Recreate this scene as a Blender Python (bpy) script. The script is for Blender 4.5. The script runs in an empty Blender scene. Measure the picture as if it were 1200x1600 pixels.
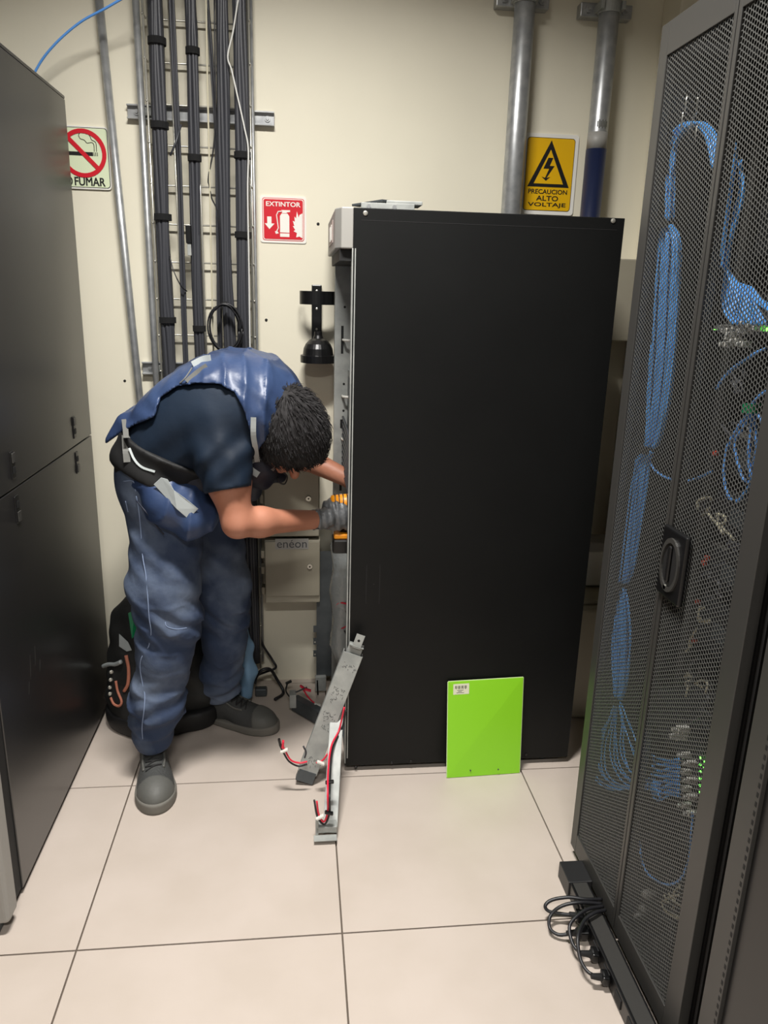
import bpy, math, random
import numpy as np
from mathutils import Vector, Matrix
random.seed(4); rng = np.random.default_rng(4)
SC = bpy.context.scene
COL = SC.collection

# ---------------------------------------------------------------- camera
F_PX, PITCH, ROLL, YAW, CAM_H = 1193.3, .2795, .0284, .1156, 1.4685
cy_, sy_, cp_, sp_ = math.cos(YAW), math.sin(YAW), math.cos(PITCH), math.sin(PITCH)
FW = Vector((sy_*cp_, cy_*cp_, -sp_)); R0 = Vector((cy_, -sy_, 0)); U0 = R0.cross(FW)
RT = R0*math.cos(ROLL) + U0*math.sin(ROLL); UP = -R0*math.sin(ROLL) + U0*math.cos(ROLL)
CAM = Vector((0, 0, CAM_H))
cd = bpy.data.cameras.new('camera'); cam = bpy.data.objects.new('camera', cd); COL.objects.link(cam)
cd.sensor_fit = 'VERTICAL'; cd.sensor_height = 24; cd.sensor_width = 18
cd.lens = F_PX*24/1600; cd.clip_start = .02
cam.matrix_world = Matrix(((RT.x, UP.x, -FW.x, CAM.x), (RT.y, UP.y, -FW.y, CAM.y), (RT.z, UP.z, -FW.z, CAM.z), (0, 0, 0, 1)))
SC.camera = cam
# ---------------------------------------------------------------- world, light, exposure
SC.view_settings.view_transform = 'Standard'; SC.view_settings.look = 'None'
SC.view_settings.exposure = 0.0; SC.view_settings.gamma = 1; SC.view_settings.use_curve_mapping = False
SC.cycles.use_denoising = True; SC.cycles.max_bounces = 8; SC.cycles.transparent_max_bounces = 16
wd = bpy.data.worlds.new('world'); SC.world = wd; wd.use_nodes = True
wd.node_tree.nodes['Background'].inputs[0].default_value = (1, .97, .92, 1)
wd.node_tree.nodes['Background'].inputs[1].default_value = .26
def area(name, loc, sx, sy, power, col=(1, .975, .935), rot=(0, 0, 0), spread=180):
    l = bpy.data.lights.new(name, 'AREA'); l.shape = 'RECTANGLE'; l.size = sx; l.size_y = sy
    l.energy = power; l.color = col; l.spread = math.radians(spread)
    o = bpy.data.objects.new(name, l); o.location = loc; o.rotation_euler = rot; COL.objects.link(o); return o
LIGHTS = [(-.09, 1.38, 2.86, .60, .16, 65), (.0, -.9, 2.86, .60, .16, 50)]

# ---------------------------------------------------------------- pixel rays meet real planes
def ray(x, y): return FW + RT*((x-600)/F_PX) - UP*((y-800)/F_PX)
def PY(x, y, Y): d = ray(x, y); return CAM + d*(Y/d.y)
def PX(x, y, X): d = ray(x, y); return CAM + d*(X/d.x)
def PZ(x, y, Z=0.): d = ray(x, y); return CAM + d*((Z-CAM_H)/d.z)

# ---------------------------------------------------------------- materials
def mat(name, col, rough=.5, metal=0., bump=0., bscale=60., var=0., vscale=6., col2=None, spec=.5, coat=0., sheen=0., trans=0., emit=None, estr=0., aniso=None, detail=6, thr=(.35, .65)):
    m = bpy.data.materials.new(name); m.use_nodes = True; nt = m.node_tree; b = nt.nodes['Principled BSDF']
    c = tuple(((v/255)/12.92 if v/255 <= .04045 else ((v/255+.055)/1.055)**2.4) for v in col)+(1,)
    b.inputs['Base Color'].default_value = c
    b.inputs['Roughness'].default_value = rough; b.inputs['Metallic'].default_value = metal
    b.inputs['Specular IOR Level'].default_value = spec
    b.inputs['Coat Weight'].default_value = coat; b.inputs['Sheen Weight'].default_value = sheen
    b.inputs['Transmission Weight'].default_value = trans
    if emit: b.inputs['Emission Color'].default_value = emit+(1,); b.inputs['Emission Strength'].default_value = estr
    tc = nt.nodes.new('ShaderNodeTexCoord')
    mp = nt.nodes.new('ShaderNodeMapping'); nt.links.new(tc.outputs['Object'], mp.inputs[0])
    if aniso: mp.inputs['Scale'].default_value = aniso
    if var or col2:
        n = nt.nodes.new('ShaderNodeTexNoise'); n.inputs['Scale'].default_value = vscale; n.inputs['Detail'].default_value = detail
        nt.links.new(mp.outputs[0], n.inputs['Vector'])
        r = nt.nodes.new('ShaderNodeValToRGB'); nt.links.new(n.outputs['Fac'], r.inputs[0])
        if col2: c2 = tuple(((v/255)/12.92 if v/255 <= .04045 else ((v/255+.055)/1.055)**2.4) for v in col2)+(1,)
        else: c2 = tuple(v*(1-var) for v in c[:3])+(1,)
        r.color_ramp.elements[0].position = thr[0]; r.color_ramp.elements[0].color = c
        r.color_ramp.elements[1].position = thr[1]; r.color_ramp.elements[1].color = c2
        nt.links.new(r.outputs[0], b.inputs['Base Color'])
    if bump:
        n2 = nt.nodes.new('ShaderNodeTexNoise'); n2.inputs['Scale'].default_value = bscale; n2.inputs['Detail'].default_value = 4
        nt.links.new(mp.outputs[0], n2.inputs['Vector'])
        bp = nt.nodes.new('ShaderNodeBump'); bp.inputs['Strength'].default_value = bump; bp.inputs['Distance'].default_value = .01
        nt.links.new(n2.outputs['Fac'], bp.inputs['Height']); nt.links.new(bp.outputs[0], b.inputs['Normal'])
    return m
M = {}
M['wall'] = mat('wall_paint', (226, 220, 200), .6, bump=.06, bscale=9, var=.05, vscale=2.5)
M['ceiling'] = mat('ceiling_tile', (150, 147, 140), .9)
M['tile'] = mat('floor_tile', (192, 180, 170), .42, bump=.03, bscale=40, col2=(186, 174, 163), vscale=5, detail=8)
M['grout'] = mat('tile_gap', (92, 82, 72), .9)
M['black_paint'] = mat('black_powder_coat', (30, 30, 31), .42, bump=.06, bscale=500, col2=(36, 36, 37), vscale=3)
M['ups_black'] = mat('worn_black_paint', (8, 9, 9), .5, bump=.05, bscale=600, col2=(14, 15, 15), vscale=2.2, spec=.28)
M['rack_black'] = mat('satin_dark_panel', (34, 33, 33), .30, bump=.02, bscale=500, col2=(40, 39, 38), vscale=3, spec=.9)
M['mesh_black'] = mat('perforated_black_steel', (86, 86, 84), .45, metal=.3)
M['frame_grey'] = mat('dark_grey_frame', (54, 53, 51), .4)
M['pit_black'] = mat('matt_black', (11, 11, 12), .7)
M['plastic_black'] = mat('black_plastic', (16, 16, 17), .32)
M['rubber'] = mat('black_rubber', (20, 20, 21), .6)
M['cable_black'] = mat('black_cable', (30, 30, 33), .42)
M['cable_grey'] = mat('dark_grey_cable', (58, 59, 64), .45)
M['velcro'] = mat('velcro', (14, 14, 15), .95)
M['cable_beige'] = mat('beige_cable', (190, 184, 160), .5)
M['cable_white'] = mat('white_cable', (205, 205, 200), .5)
M['blue'] = mat('blue_patch_cable', (78, 156, 232), .4, emit=None)
M['blue2'] = mat('blue_network_cable', (96, 160, 238), .42)
M['galv'] = mat('galvanised_steel', (182, 184, 184), .36, metal=.6, col2=(158, 160, 162), vscale=30)
M['zinc'] = mat('zinc_wire', (200, 198, 188), .3, metal=.7)
M['steel'] = mat('grey_sheet_steel', (170, 172, 168), .55, metal=.15, col2=(146, 149, 146), vscale=20, bump=.05, bscale=30)
M['steel_dark'] = mat('dark_sheet_steel', (88, 93, 96), .45, metal=.4, col2=(72, 77, 80), vscale=15)
M['bezel'] = mat('light_grey_plastic', (150, 148, 143), .5)
M['bezel_pink'] = mat('warm_grey_plastic', (168, 152, 146), .5)
M['grey_box'] = mat('beige_grey_enamel', (160, 154, 136), .45, col2=(152, 146, 130), vscale=4)
M['white_plastic'] = mat('white_plastic', (222, 220, 212), .45)
M['red'] = mat('sign_red', (200, 22, 40), .4)
M['yellow'] = mat('sign_yellow', (226, 176, 8), .4)
M['sign_white'] = mat('sign_white', (232, 230, 222), .35)
M['sign_green'] = mat('sign_pale_green', (214, 224, 190), .4)
M['ink'] = mat('black_ink', (14, 14, 14), .5)
M['lime'] = mat('lime_green_acrylic', (142, 214, 40), .35)
M['lime_edge'] = mat('pale_edge', (205, 222, 170), .3)
M['paper'] = mat('paper_sticker', (222, 222, 196), .6)
M['pen'] = mat('marker_scrawl', (70, 72, 72), .6)
M['skin'] = mat('skin', (176, 120, 96), .5, bump=.03, bscale=200, col2=(166, 110, 86), vscale=12)
M['hair'] = mat('dark_hair', (24, 22, 22), .75, spec=.3, col2=(36, 34, 35), vscale=40)
M['shirt'] = mat('navy_shirt', (15, 32, 50), .7, bump=.15, bscale=20, col2=(12, 25, 40), vscale=5, spec=.3)
M['vest'] = mat('blue_vest_fabric', (52, 69, 102), .42, bump=.45, bscale=11, col2=(43, 58, 90), vscale=7, spec=.4)
M['vest_dark'] = mat('navy_vest_lining', (24, 28, 44), .6, bump=.15, bscale=22)
M['trim'] = mat('reflective_tape', (170, 176, 176), .4, bump=.1, bscale=20)
M['trim_dark'] = mat('grey_webbing', (96, 96, 92), .6)
M['jeans'] = mat('blue_denim', (44, 58, 84), .85, bump=.5, bscale=17, col2=(98, 110, 130), vscale=5.5, thr=(.44, .66))
M['stitch'] = mat('pale_stitching', (130, 146, 176), .8)
M['shoe'] = mat('grey_shoe_fabric', (62, 63, 62), .75, bump=.3, bscale=160)
M['shoe_light'] = mat('grey_shoe_toe', (88, 88, 84), .6, bump=.1, bscale=90)
M['sole'] = mat('pale_grey_sole', (108, 105, 98), .7)
M['lace'] = mat('shoe_lace', (32, 32, 32), .8)
M['glove'] = mat('grey_work_glove', (112, 114, 116), .38, bump=.35, bscale=70, col2=(84, 86, 88), vscale=30)
M['orange'] = mat('orange_plastic', (238, 150, 22), .4)
M['pack'] = mat('black_nylon', (30, 31, 30), .7, bump=.3, bscale=30)
M['green'] = mat('green_plastic', (12, 128, 78), .4)
M['coral'] = mat('coral_webbing', (196, 124, 100), .7)
M['orange_cloth'] = mat('rust_orange_pouch', (196, 84, 34), .6)
M['light_blue'] = mat('light_blue_cloth', (128, 164, 196), .7, bump=.2, bscale=18)
M['wire_red'] = mat('red_wire', (222, 40, 66), .4)
M['navy_tape'] = mat('blue_sleeve', (26, 34, 62), .35)
M['label_print'] = mat('pipe_stencil', (96, 96, 88), .6)
M['clearbag'] = mat('clear_plastic_bag', (200, 206, 206), .12, trans=.55, bump=.5, bscale=40)
M['led'] = mat('green_led', (60, 255, 60), .4, emit=(.15, 1, .08), estr=5)
M['led_red'] = mat('red_tab', (190, 70, 50), .5)
M['lampface'] = mat('lamp_diffuser', (250, 248, 240), .5, emit=(1, .95, .86), estr=3)
M['gear'] = mat('dark_equipment', (30, 31, 33), .5)
M['gear_grey'] = mat('grey_equipment', (86, 84, 80), .5)

# ---------------------------------------------------------------- object helpers
W = {}
def E(name, loc, label, cat, group=None):
    o = bpy.data.objects.new(name, None); COL.objects.link(o); o.location = loc
    o.empty_display_size = .05; W[o] = Vector(loc); tag(o, label, cat, group); return o
def tag(o, label, cat=None, group=None):
    o['label'] = label
    if cat: o['category'] = cat
    if group: o['group'] = group
    return o
class MB:
    def __init__(s): s.v = []; s.f = []; s.m = []; s.mi = 0
    def add(s, vs, fs):
        n = len(s.v); s.v += [Vector(v) for v in vs]; s.f += [tuple(i+n for i in f) for f in fs]; s.m += [s.mi]*len(fs); return s
    def obox(s, c, ax, ay, az):
        c = Vector(c); ax = Vector(ax); ay = Vector(ay); az = Vector(az)
        vs = [c+ax*i+ay*j+az*k for k in (-1, 1) for j in (-1, 1) for i in (-1, 1)]
        fs = [(0, 2, 3, 1), (4, 5, 7, 6), (0, 1, 5, 4), (1, 3, 7, 5), (3, 2, 6, 7), (2, 0, 4, 6)]
        if ax.cross(ay).dot(az) < 0: fs = [f[::-1] for f in fs]
        return s.add(vs, fs)
    def box(s, x0, x1, y0, y1, z0, z1):
        return s.obox(((x0+x1)/2, (y0+y1)/2, (z0+z1)/2), ((x1-x0)/2, 0, 0), (0, (y1-y0)/2, 0), (0, 0, (z1-z0)/2))
    def beam(s, a, b, w, t, up=(0, 0, 1)):
        a = Vector(a); b = Vector(b); d = (b-a); u = Vector(up); sx = d.cross(u).normalized(); u2 = sx.cross(d).normalized()
        return s.obox((a+b)/2, d/2, sx*w/2, u2*t/2)
    def tube(s, pts, r, n=8, cap=True):
        pts = [Vector(p) for p in pts]; rr = r if isinstance(r, (list, tuple)) else [r]*len(pts)
        vs = []; prev = None
        for i, p in enumerate(pts):
            t = (pts[min(i+1, len(pts)-1)]-pts[max(i-1, 0)]).normalized()
            if prev is None:
                a = Vector((0, 0, 1)) if abs(t.z) < .9 else Vector((1, 0, 0)); nx = t.cross(a).normalized()
            else: nx = (prev-t*prev.dot(t)).normalized()
            prev = nx; ny = t.cross(nx)
            for k in range(n):
                q = 2*math.pi*k/n; vs.append(p+(nx*math.cos(q)+ny*math.sin(q))*rr[i])
        fs = []
        for i in range(len(pts)-1):
            for k in range(n):
                a = i*n+k; b = i*n+(k+1) % n; fs.append((a, b, b+n, a+n))
        if cap: fs.append(tuple(range(n))[::-1]); fs.append(tuple(range((len(pts)-1)*n, len(pts)*n)))
        return s.add(vs, fs)
    def prism(s, pts, d):
        """closed polygon pts (3d) pushed along d"""
        pts = [Vector(p) for p in pts]; d = Vector(d); n = len(pts)
        nrm = Vector((0, 0, 0))
        for i in range(n): nrm += pts[i].cross(pts[(i+1) % n])
        if nrm.dot(d) > 0: pts = pts[::-1]
        vs = pts+[p+d for p in pts]
        return s.add(vs, [tuple(range(n)), tuple(range(2*n-1, n-1, -1))]+[(i, i+n, (i+1) % n+n, (i+1) % n) for i in range(n)])
    def lathe(s, c, ax, prof, n=24):
        c = Vector(c); ax = Vector(ax).normalized(); a = Vector((0, 0, 1)) if abs(ax.z) < .9 else Vector((1, 0, 0))
        nx = ax.cross(a).normalized(); ny = ax.cross(nx); vs = []
        for (h, r) in prof:
            for k in range(n):
                q = 2*math.pi*k/n; vs.append(c+ax*h+(nx*math.cos(q)+ny*math.sin(q))*max(r, 1e-5))
        fs = [(i*n+k, i*n+(k+1) % n, (i+1)*n+(k+1) % n, (i+1)*n+k) for i in range(len(prof)-1) for k in range(n)]
        fs += [tuple(range(n))[::-1], tuple(range((len(prof)-1)*n, len(prof)*n))]
        return s.add(vs, fs)
    def build(s, name, m, parent=None, bev=0, smooth=False, segs=2):
        me = bpy.data.meshes.new(name); off = W.get(parent, Vector((0, 0, 0)))
        me.from_pydata([v-off for v in s.v], [], s.f)
        for q in (m if isinstance(m, (list, tuple)) else [m]): me.materials.append(M[q])
        if isinstance(m, (list, tuple)): me.polygons.foreach_set('material_index', s.m)
        if smooth: me.polygons.foreach_set('use_smooth', [True]*len(me.polygons))
        me.update()
        o = bpy.data.objects.new(name, me); COL.objects.link(o)
        if parent: o.parent = parent; W[o] = off
        if bev:
            b = o.modifiers.new('bevel', 'BEVEL'); b.width = bev; b.segments = segs; b.limit_method = 'ANGLE'
        return o
def struct(o): o['kind'] = 'structure'; return o
def spline(pts, n=8):
    """Catmull-Rom through 3d points"""
    P = [Vector(p) for p in pts]; P = [P[0]*2-P[1]]+P+[P[-1]*2-P[-2]]; out = []
    for i in range(1, len(P)-2):
        for k in range(n):
            t = k/n; a, b, c, d = P[i-1], P[i], P[i+1], P[i+2]
            out.append(.5*((2*b)+(c-a)*t+(2*a-5*b+4*c-d)*t*t+(3*b-a-3*c+d)*t**3))
    return out+[P[-2]]
def raw_mesh(name, v, f, m, parent=None, smooth=True):
    v = np.asarray(v, dtype=np.float32); f = np.asarray(f, dtype=np.int32)
    off = W.get(parent, Vector((0, 0, 0))); v = v-np.array(off, dtype=np.float32)
    me = bpy.data.meshes.new(name); k = f.shape[1]
    me.vertices.add(len(v)); me.vertices.foreach_set('co', v.ravel())
    me.loops.add(f.size); me.loops.foreach_set('vertex_index', f.ravel())
    me.polygons.add(len(f)); me.polygons.foreach_set('loop_start', np.arange(0, f.size, k, dtype=np.int32))
    me.polygons.foreach_set('loop_total', np.full(len(f), k, dtype=np.int32))
    me.polygons.foreach_set('use_smooth', np.full(len(f), smooth, dtype=bool))
    me.update(calc_edges=True); me.validate(); me.materials.append(M[m])
    o = bpy.data.objects.new(name, me); COL.objects.link(o)
    if parent: o.parent = parent; W[o] = off
    return o
def text(s, size, origin, ex, ey, m, parent, name='lettering', fit=None, depth=.0006, bold=.0):
    """flat raised lettering: origin = left baseline, ex/ey unit axes, fit = (width, height)"""
    c = bpy.data.curves.new('t', 'FONT'); c.body = s; c.size = 1; c.extrude = 0; c.offset = 0; c.resolution_u = 3
    t = bpy.data.objects.new('t', c); COL.objects.link(t); bpy.context.view_layer.update()
    me = bpy.data.meshes.new_from_object(t.evaluated_get(bpy.context.evaluated_depsgraph_get()))
    bpy.data.objects.remove(t); n = len(me.vertices); co = np.empty(n*3); me.vertices.foreach_get('co', co); co = co.reshape(-1, 3)
    lo = co.min(0); hi = co.max(0); origin = Vector(origin); ex = Vector(ex).normalized(); ey = Vector(ey).normalized()
    if fit: sx = fit[0]/(hi[0]-lo[0]); sy = fit[1]/(hi[1]-lo[1])
    else: sx = sy = size
    ez = ex.cross(ey); off = W.get(parent, Vector((0, 0, 0)))
    for i, v in enumerate(me.vertices): v.co = origin+ex*(co[i][0]-lo[0])*sx+ey*(co[i][1]-(lo[1] if fit else 0))*sy+ez*depth-off
    if bold:      # heavier strokes: the same letters laid a hair to the side and up
        base = [v.co.copy() for v in me.vertices]; fs = [tuple(p.vertices) for p in me.polygons]; bpy.data.meshes.remove(me)
        h_ = fit[1] if fit else size; vs, ff = [], []
        for k, (du, dv) in enumerate(((0, 0), (.035, 0), (-.035, 0), (.02, .025), (-.02, -.025), (.02, -.025), (-.02, .025))):
            n0 = len(vs); vs += [v+ex*du*h_+ey*dv*h_+ez*.00002*k for v in base]; ff += [tuple(i+n0 for i in f) for f in fs]
        me = bpy.data.meshes.new(name); me.from_pydata(vs, [], ff); me.update()
    me.materials.clear(); me.materials.append(M[m]); me.name = name
    o = bpy.data.objects.new(name, me); COL.objects.link(o)
    if parent: o.parent = parent; W[o] = off
    return o

# ---------------------------------------------------------------- room
FX, FY, T = -.5105, 1.469, .6096
fl = MB(); fl.box(-3.2, 3.2, -3.2, 2.95, -.08, -.006); fl.mi = 1
g = .0022
for i in range(-4, 6):
    for j in range(-7, 3):
        x0, y0 = FX+i*T, FY+j*T
        fl.box(max(x0+g, -3.2), x0+T-g, max(y0+g, -3.2), min(y0+T-g, 2.95), -.02, 0)
struct(fl.build('floor', ['grout', 'tile'], bev=0))
WY = 2.72
struct(MB().box(-3.2, 3.2, WY, WY+.12, -.02, 2.9).build('wall_back', 'wall'))
struct(MB().box(1.18, 3.2, WY-.13, WY, 0, 2.9).build('wall_pilaster', 'wall', bev=.004))
struct(MB().box(-3.2, 3.2, -3.2, WY+.12, 2.9, 2.95).build('ceiling', 'ceiling'))
struct(MB().box(-3.3, -3.2, -3.2, WY+.12, -.02, 2.9).build('wall_left', 'wall'))
struct(MB().box(3.2, 3.3, -3.2, WY+.12, -.02, 2.9).build('wall_right', 'wall'))
for k, (x, y, z, sx, sy, p) in enumerate(LIGHTS):
    t = E('ceiling_light', (x, y, 2.9), ['long recessed ceiling light over the floor in front of the black cabinet', 'long recessed ceiling light further back along the aisle'][k], 'ceiling light')
    fr = MB()
    for a in ((x-sx/2-.02, x-sx/2, y-sy/2-.02, y+sy/2+.02), (x+sx/2, x+sx/2+.02, y-sy/2-.02, y+sy/2+.02), (x-sx/2, x+sx/2, y-sy/2-.02, y-sy/2), (x-sx/2, x+sx/2, y+sy/2, y+sy/2+.02)):
        fr.box(*a, 2.875, 2.9)
    fr.build('frame', 'white_plastic', t)
    MB().box(x-sx/2, x+sx/2, y-sy/2, y+sy/2, 2.885, 2.899).build('diffuser', 'lampface', t)
    area('lamp', (x, y, z), sx, sy, p, spread=145)
# little marks on the wall
for px, py, s, lab in ((195, 595, .0045, 'small dark screw hole in the wall above the bent back'), (173, 718, .0045, 'small brown screw head in the wall left of the tool belt'),
                       (497, 350, .005, 'dark screw hole in the wall right of the red sign'), (416, 500, .005, 'dark screw anchor in the wall below the red sign')):
    p = PY(px, py, WY); o = MB().lathe(p, (0, -1, 0), [(-.002, s), (.001, s), (.003, s*.6)], 12).build('wall_screw', 'ink'); tag(o, lab, 'screw', 'screws left in the back wall')

# ---------------------------------------------------------------- left server cabinet
XL = -.686
t = E('server_cabinet', (-1.1, 2.1, 0), 'tall dark cabinet along the left edge, its side split in two panels', 'server cabinet')
MB().box(-1.75, XL-.014, 1.60, 2.60, .03, 1.995).build('body', 'rack_black', t)
MB().box(-1.75, XL, 1.60, 2.607, 1.995, 2.004).build('top_panel', 'rack_black', t, bev=.002)
for z0, z1, n in ((.018, .985, 'lower'), (.989, 1.994, 'upper')):
    MB().box(XL-.013, XL, 1.655, 2.607, z0, z1).build('side_panel', 'rack_black', t, bev=.002)
for yc in (1.885, 2.415):
    for zc, sgn in ((1.045, -1), (.935, 1)):
        l = MB().box(XL-.001, XL+.003, yc-.013, yc+.013, zc-.034, zc+.034).build('latch', 'plastic_black', t, bev=.002)
        MB().box(XL+.003, XL+.0045, yc-.008, yc+.008, zc+sgn*.012-.008, zc+sgn*.012+.008).build('keyhole', 'pit_black', l)
        MB().box(XL+.003, XL+.006, yc-.010, yc+.010, zc-sgn*.018-.012, zc-sgn*.018+.012).build('slide', 'frame_grey', l, bev=.001)
for x in (-.74, -1.7):
    for y in (1.68, 2.55): MB().lathe((x, y, 0), (0, 0, 1), [(0, .022), (.01, .022), (.01, .008), (.035, .008)], 16).build('levelling_foot', 'frame_grey', t, smooth=False)
fd = MB().box(-1.75, -.672, 1.525, 1.585, .03, 2.0).build('front_door', 'bezel', t, bev=.012, segs=4); tag(fd, 'light grey front door edge')
MB().box(-1.74, -.69, 1.585, 1.655, .02, 1.99).build('door_gasket', 'pit_black', t)
MB().box(-1.72, -.70, 1.53, 1.60, .004, .03).build('plinth', 'steel_dark', t)
# scuffs on the side
sc = MB()
for px, py, l in ((55, 1040, .05), (48, 1060, .06), (62, 1050, .03), (45, 1085, .03)):
    p = PX(px, py, XL+.0003); sc.prism([p, p+Vector((0, .006, l*.6)), p+Vector((0, .012, l)), p+Vector((0, .009, l*.3))], (.0003, 0, 0))
o = sc.build('scuff_mark', 'frame_grey', t)

# blue cable from behind the cabinet top
o = MB().tube(spline([PY(30, 170, 2.66), PY(57, 108, 2.64), PY(85, 70, 2.62), PY(125, 35, 2.6), PY(170, 10, 2.58), PY(225, -25, 2.56), PY(300, -90, 2.56)], 8), .0035, 8).build('network_cable', 'blue2', smooth=True)
tag(o, 'single blue cable arching up from behind the left cabinet', 'cable')

# ---------------------------------------------------------------- leaning conduit
t = E('metal_conduit', PY(217, 610, 2.69), 'thin galvanised conduit slanting up the wall beside the no smoking sign', 'pipe')
a = PY(145, -95, 2.69); b = PY(217, 610, 2.69); dv = (b-a).normalized()
MB().tube([a, b+dv*.9], .0125, 16).build('tube', 'galv', t, smooth=True)

# ---------------------------------------------------------------- wire tray
t = E('cable_tray', (-.31, 2.68, 0), 'galvanised wire mesh cable tray running up the back wall', 'cable tray')
def tx(px0, px1, z):  # lateral place of a rail given its x at image y=0 and y=560
    return None
xl0, xr0 = -.455, -.145
zt = 2.72; zb = .09
wm = MB()
for x in (-.455, -.448, -.385, -.31, -.235, -.152, -.145):
    y = 2.652 if x in (-.455, -.145) else 2.69
    wm.tube([(x, y, zb), (x, y, zt)], .0031, 8)
wm.build('long_wire', 'zinc', t, smooth=True)
zs = [2.245-.1165*k for k in range(-4, 19)]
for z in zs:
    MB().tube([(-.457, 2.645, z), (-.455, 2.687, z), (-.445, 2.695, z), (-.155, 2.695, z), (-.145, 2.687, z), (-.143, 2.645, z)], .0031, 6).build('cross_wire', 'zinc', t, smooth=True)
MB().tube([(-.478, 2.675, .1), (-.478, 2.675, 2.72)], .0105, 14).build('side_tube', 'galv', t, smooth=True)
MB().tube([(-.140, 2.685, .1), (-.140, 2.685, 2.72)], .006, 10).build('side_rail', 'galv', t, smooth=True)
for k, z in enumerate((1.99, 1.20)):
    s = E('strut_channel', (-.3, 2.71, z), ['slotted steel channel fixed across the wall behind the tray near its top', 'slotted steel channel behind the tray just above the bent back'][k], 'bracket', 'steel channels holding the cable tray')
    x0, x1 = -.528, -.073
    c = MB(); c.box(x0, x1, 2.712, 2.72, z-.021, z+.021); c.box(x0, x1, 2.699, 2.712, z+.016, z+.021); c.box(x0, x1, 2.699, 2.712, z-.021, z-.016)
    c.build('channel', 'galv', s, bev=.001)
    for x in (x0+.028, x1-.022):
        MB().lathe((x, 2.712, z), (0, -1, 0), [(0, .009), (.003, .009), (.003, .005), (.006, .004)], 12).build('bolt', 'galv', s)
    MB().box(x0+.045, x0+.075, 2.69, 2.70, z-.012, z+.012).build('clamp', 'steel', s, bev=.002)
def bundle(pts, r, ties, label, n=9, seed=0, Y=2.64, tiew=.019, strr=None, mt='cable_grey'):
    rg = random.Random(seed)
    P = [PY(x, y, Y) for x, y in pts]
    e0, e1 = P[0], P[-1]
    P = [P[0]+(P[0]-P[1]).normalized()*.35]+P+[Vector((P[-1].x+.01, Y, .12))]
    C = spline(P, 10)
    t = E('cable_bundle', (C[-1].x, Y, C[-1].z), label, 'cable bundle', 'cable bundles strapped on the wire tray')
    m = MB(); sr = strr or r*.36
    for k in range(n):
        q = 2*math.pi*k/n+rg.random()*.3; rad = (r-sr) if k else 0
        off = [(rad*math.cos(q+.25*math.sin(i*.22+k)), rad*.75*math.sin(q+.25*math.sin(i*.22+k))) for i in range(len(C))]
        m.tube([Vector((c.x+o_[0], c.y+o_[1], c.z)) for c, o_ in zip(C, off)], sr, 6)
    m.build('cables', mt, t, smooth=True)
    for ty in ties:
        # place on centre line at image row ty
        best = min(range(len(C)), key=lambda i: abs(CAM_H and ((800-F_PX*((C[i]-CAM).dot(UP))/((C[i]-CAM).dot(FW)))-ty)))
        c = C[best]; d = (C[min(best+1, len(C)-1)]-C[best-1]).normalized()
        MB().lathe(c-d*tiew/2, d, [(0, r*.9), (0, r*1.12), (tiew, r*1.12), (tiew, r*.9)], 16).build('velcro_strap', 'velcro', t, smooth=False)
    return t
bundle([(243, 0), (248, 150), (253, 300), (258, 420), (262, 500), (266, 575)], .0245, (68, 202, 343, 497), 'thick dark cable bundle, leftmost on the wire tray, with four black straps', seed=1, n=10)
bundle([(269, 0), (275, 150), (283, 300), (287, 450), (291, 570)], .0115, (), 'thin dark cable bundle between the two strapped bundles at left of the tray', seed=2, n=5, Y=2.63)
bundle([(298, 0), (301, 80), (304, 247), (307, 400), (314, 570)], .019, (80, 247, 516), 'strapped dark cable bundle, second thick one from the left on the tray', seed=3, n=9)
bundle([(325, 0), (332, 100), (339, 220), (342, 400), (345, 570)], .0085, (), 'slim bundle of loose dark cables left of the middle of the tray', seed=4, n=4, Y=2.65)
bundle([(347, 0), (349, 120), (350, 260), (354, 420), (361, 570)], .021, (), 'loose thick dark cable bundle behind the cable coil', seed=5, n=10)
bundle([(374, 0), (377, 120), (379, 243), (380, 400), (383, 570)], .0235, (243, 365), 'thick dark cable bundle, rightmost on the wire tray', seed=6, n=10)
for pts, m_, lab, r in (([(322, 0), (324, 120), (327, 250), (330, 400), (334, 560)], 'cable_beige', 'thin beige wire running straight down the middle of the tray', .003),
                     ([(372, 0), (364, 50), (356, 88), (362, 110), (371, 150), (382, 200), (388, 235), (387, 300), (389, 420), (391, 560)], 'cable_white', 'thin pale wire curling round the right hand bundles', .0028),
                     ([(335, 0), (336, 200), (326, 275), (327, 290), (331, 310), (342, 340), (345, 420), (347, 560)], 'cable_black', 'thin black wire bowed out beside the beige wire', .0026)):
    o = MB().tube(spline([PY(x, y, 2.612) for x, y in pts]+[Vector((PY(*pts[-1], 2.612).x, 2.63, .9))], 8), r, 6).build('thin_wire', m_, smooth=True); tag(o, lab, 'wire')
o = MB().tube(spline([PY(265, 400, 2.62), PY(272, 425, 2.6), PY(283, 447, 2.6), PY(292, 455, 2.62)], 6), .002, 6).build('cable_tie_tail', 'cable_black', smooth=True); tag(o, 'thin black wire crossing between the two left bundles', 'wire')
o = MB().tube([PY(283, 195, 2.60), PY(275, 222, 2.585), PY(266, 243, 2.58)], .0032, 6).build('cut_cable_end', 'cable_grey', smooth=True); tag(o, 'short cut grey cable end sticking out left of the second strapped bundle', 'wire')
# small black connector block on tray
t = E('cable_splice', PY(296, 366, 2.62), 'small black splice block with grey tail between bundles on the tray', 'connector')
MB().obox(PY(295, 366, 2.62), (.009, 0, 0), (0, .008, 0), (0, 0, .028)).build('block', 'plastic_black', t, bev=.003)
MB().obox(PY(296, 390, 2.62), (.006, 0, 0), (0, .004, 0), (0, 0, .018)).build('tail', 'steel', t, bev=.001)
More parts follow.
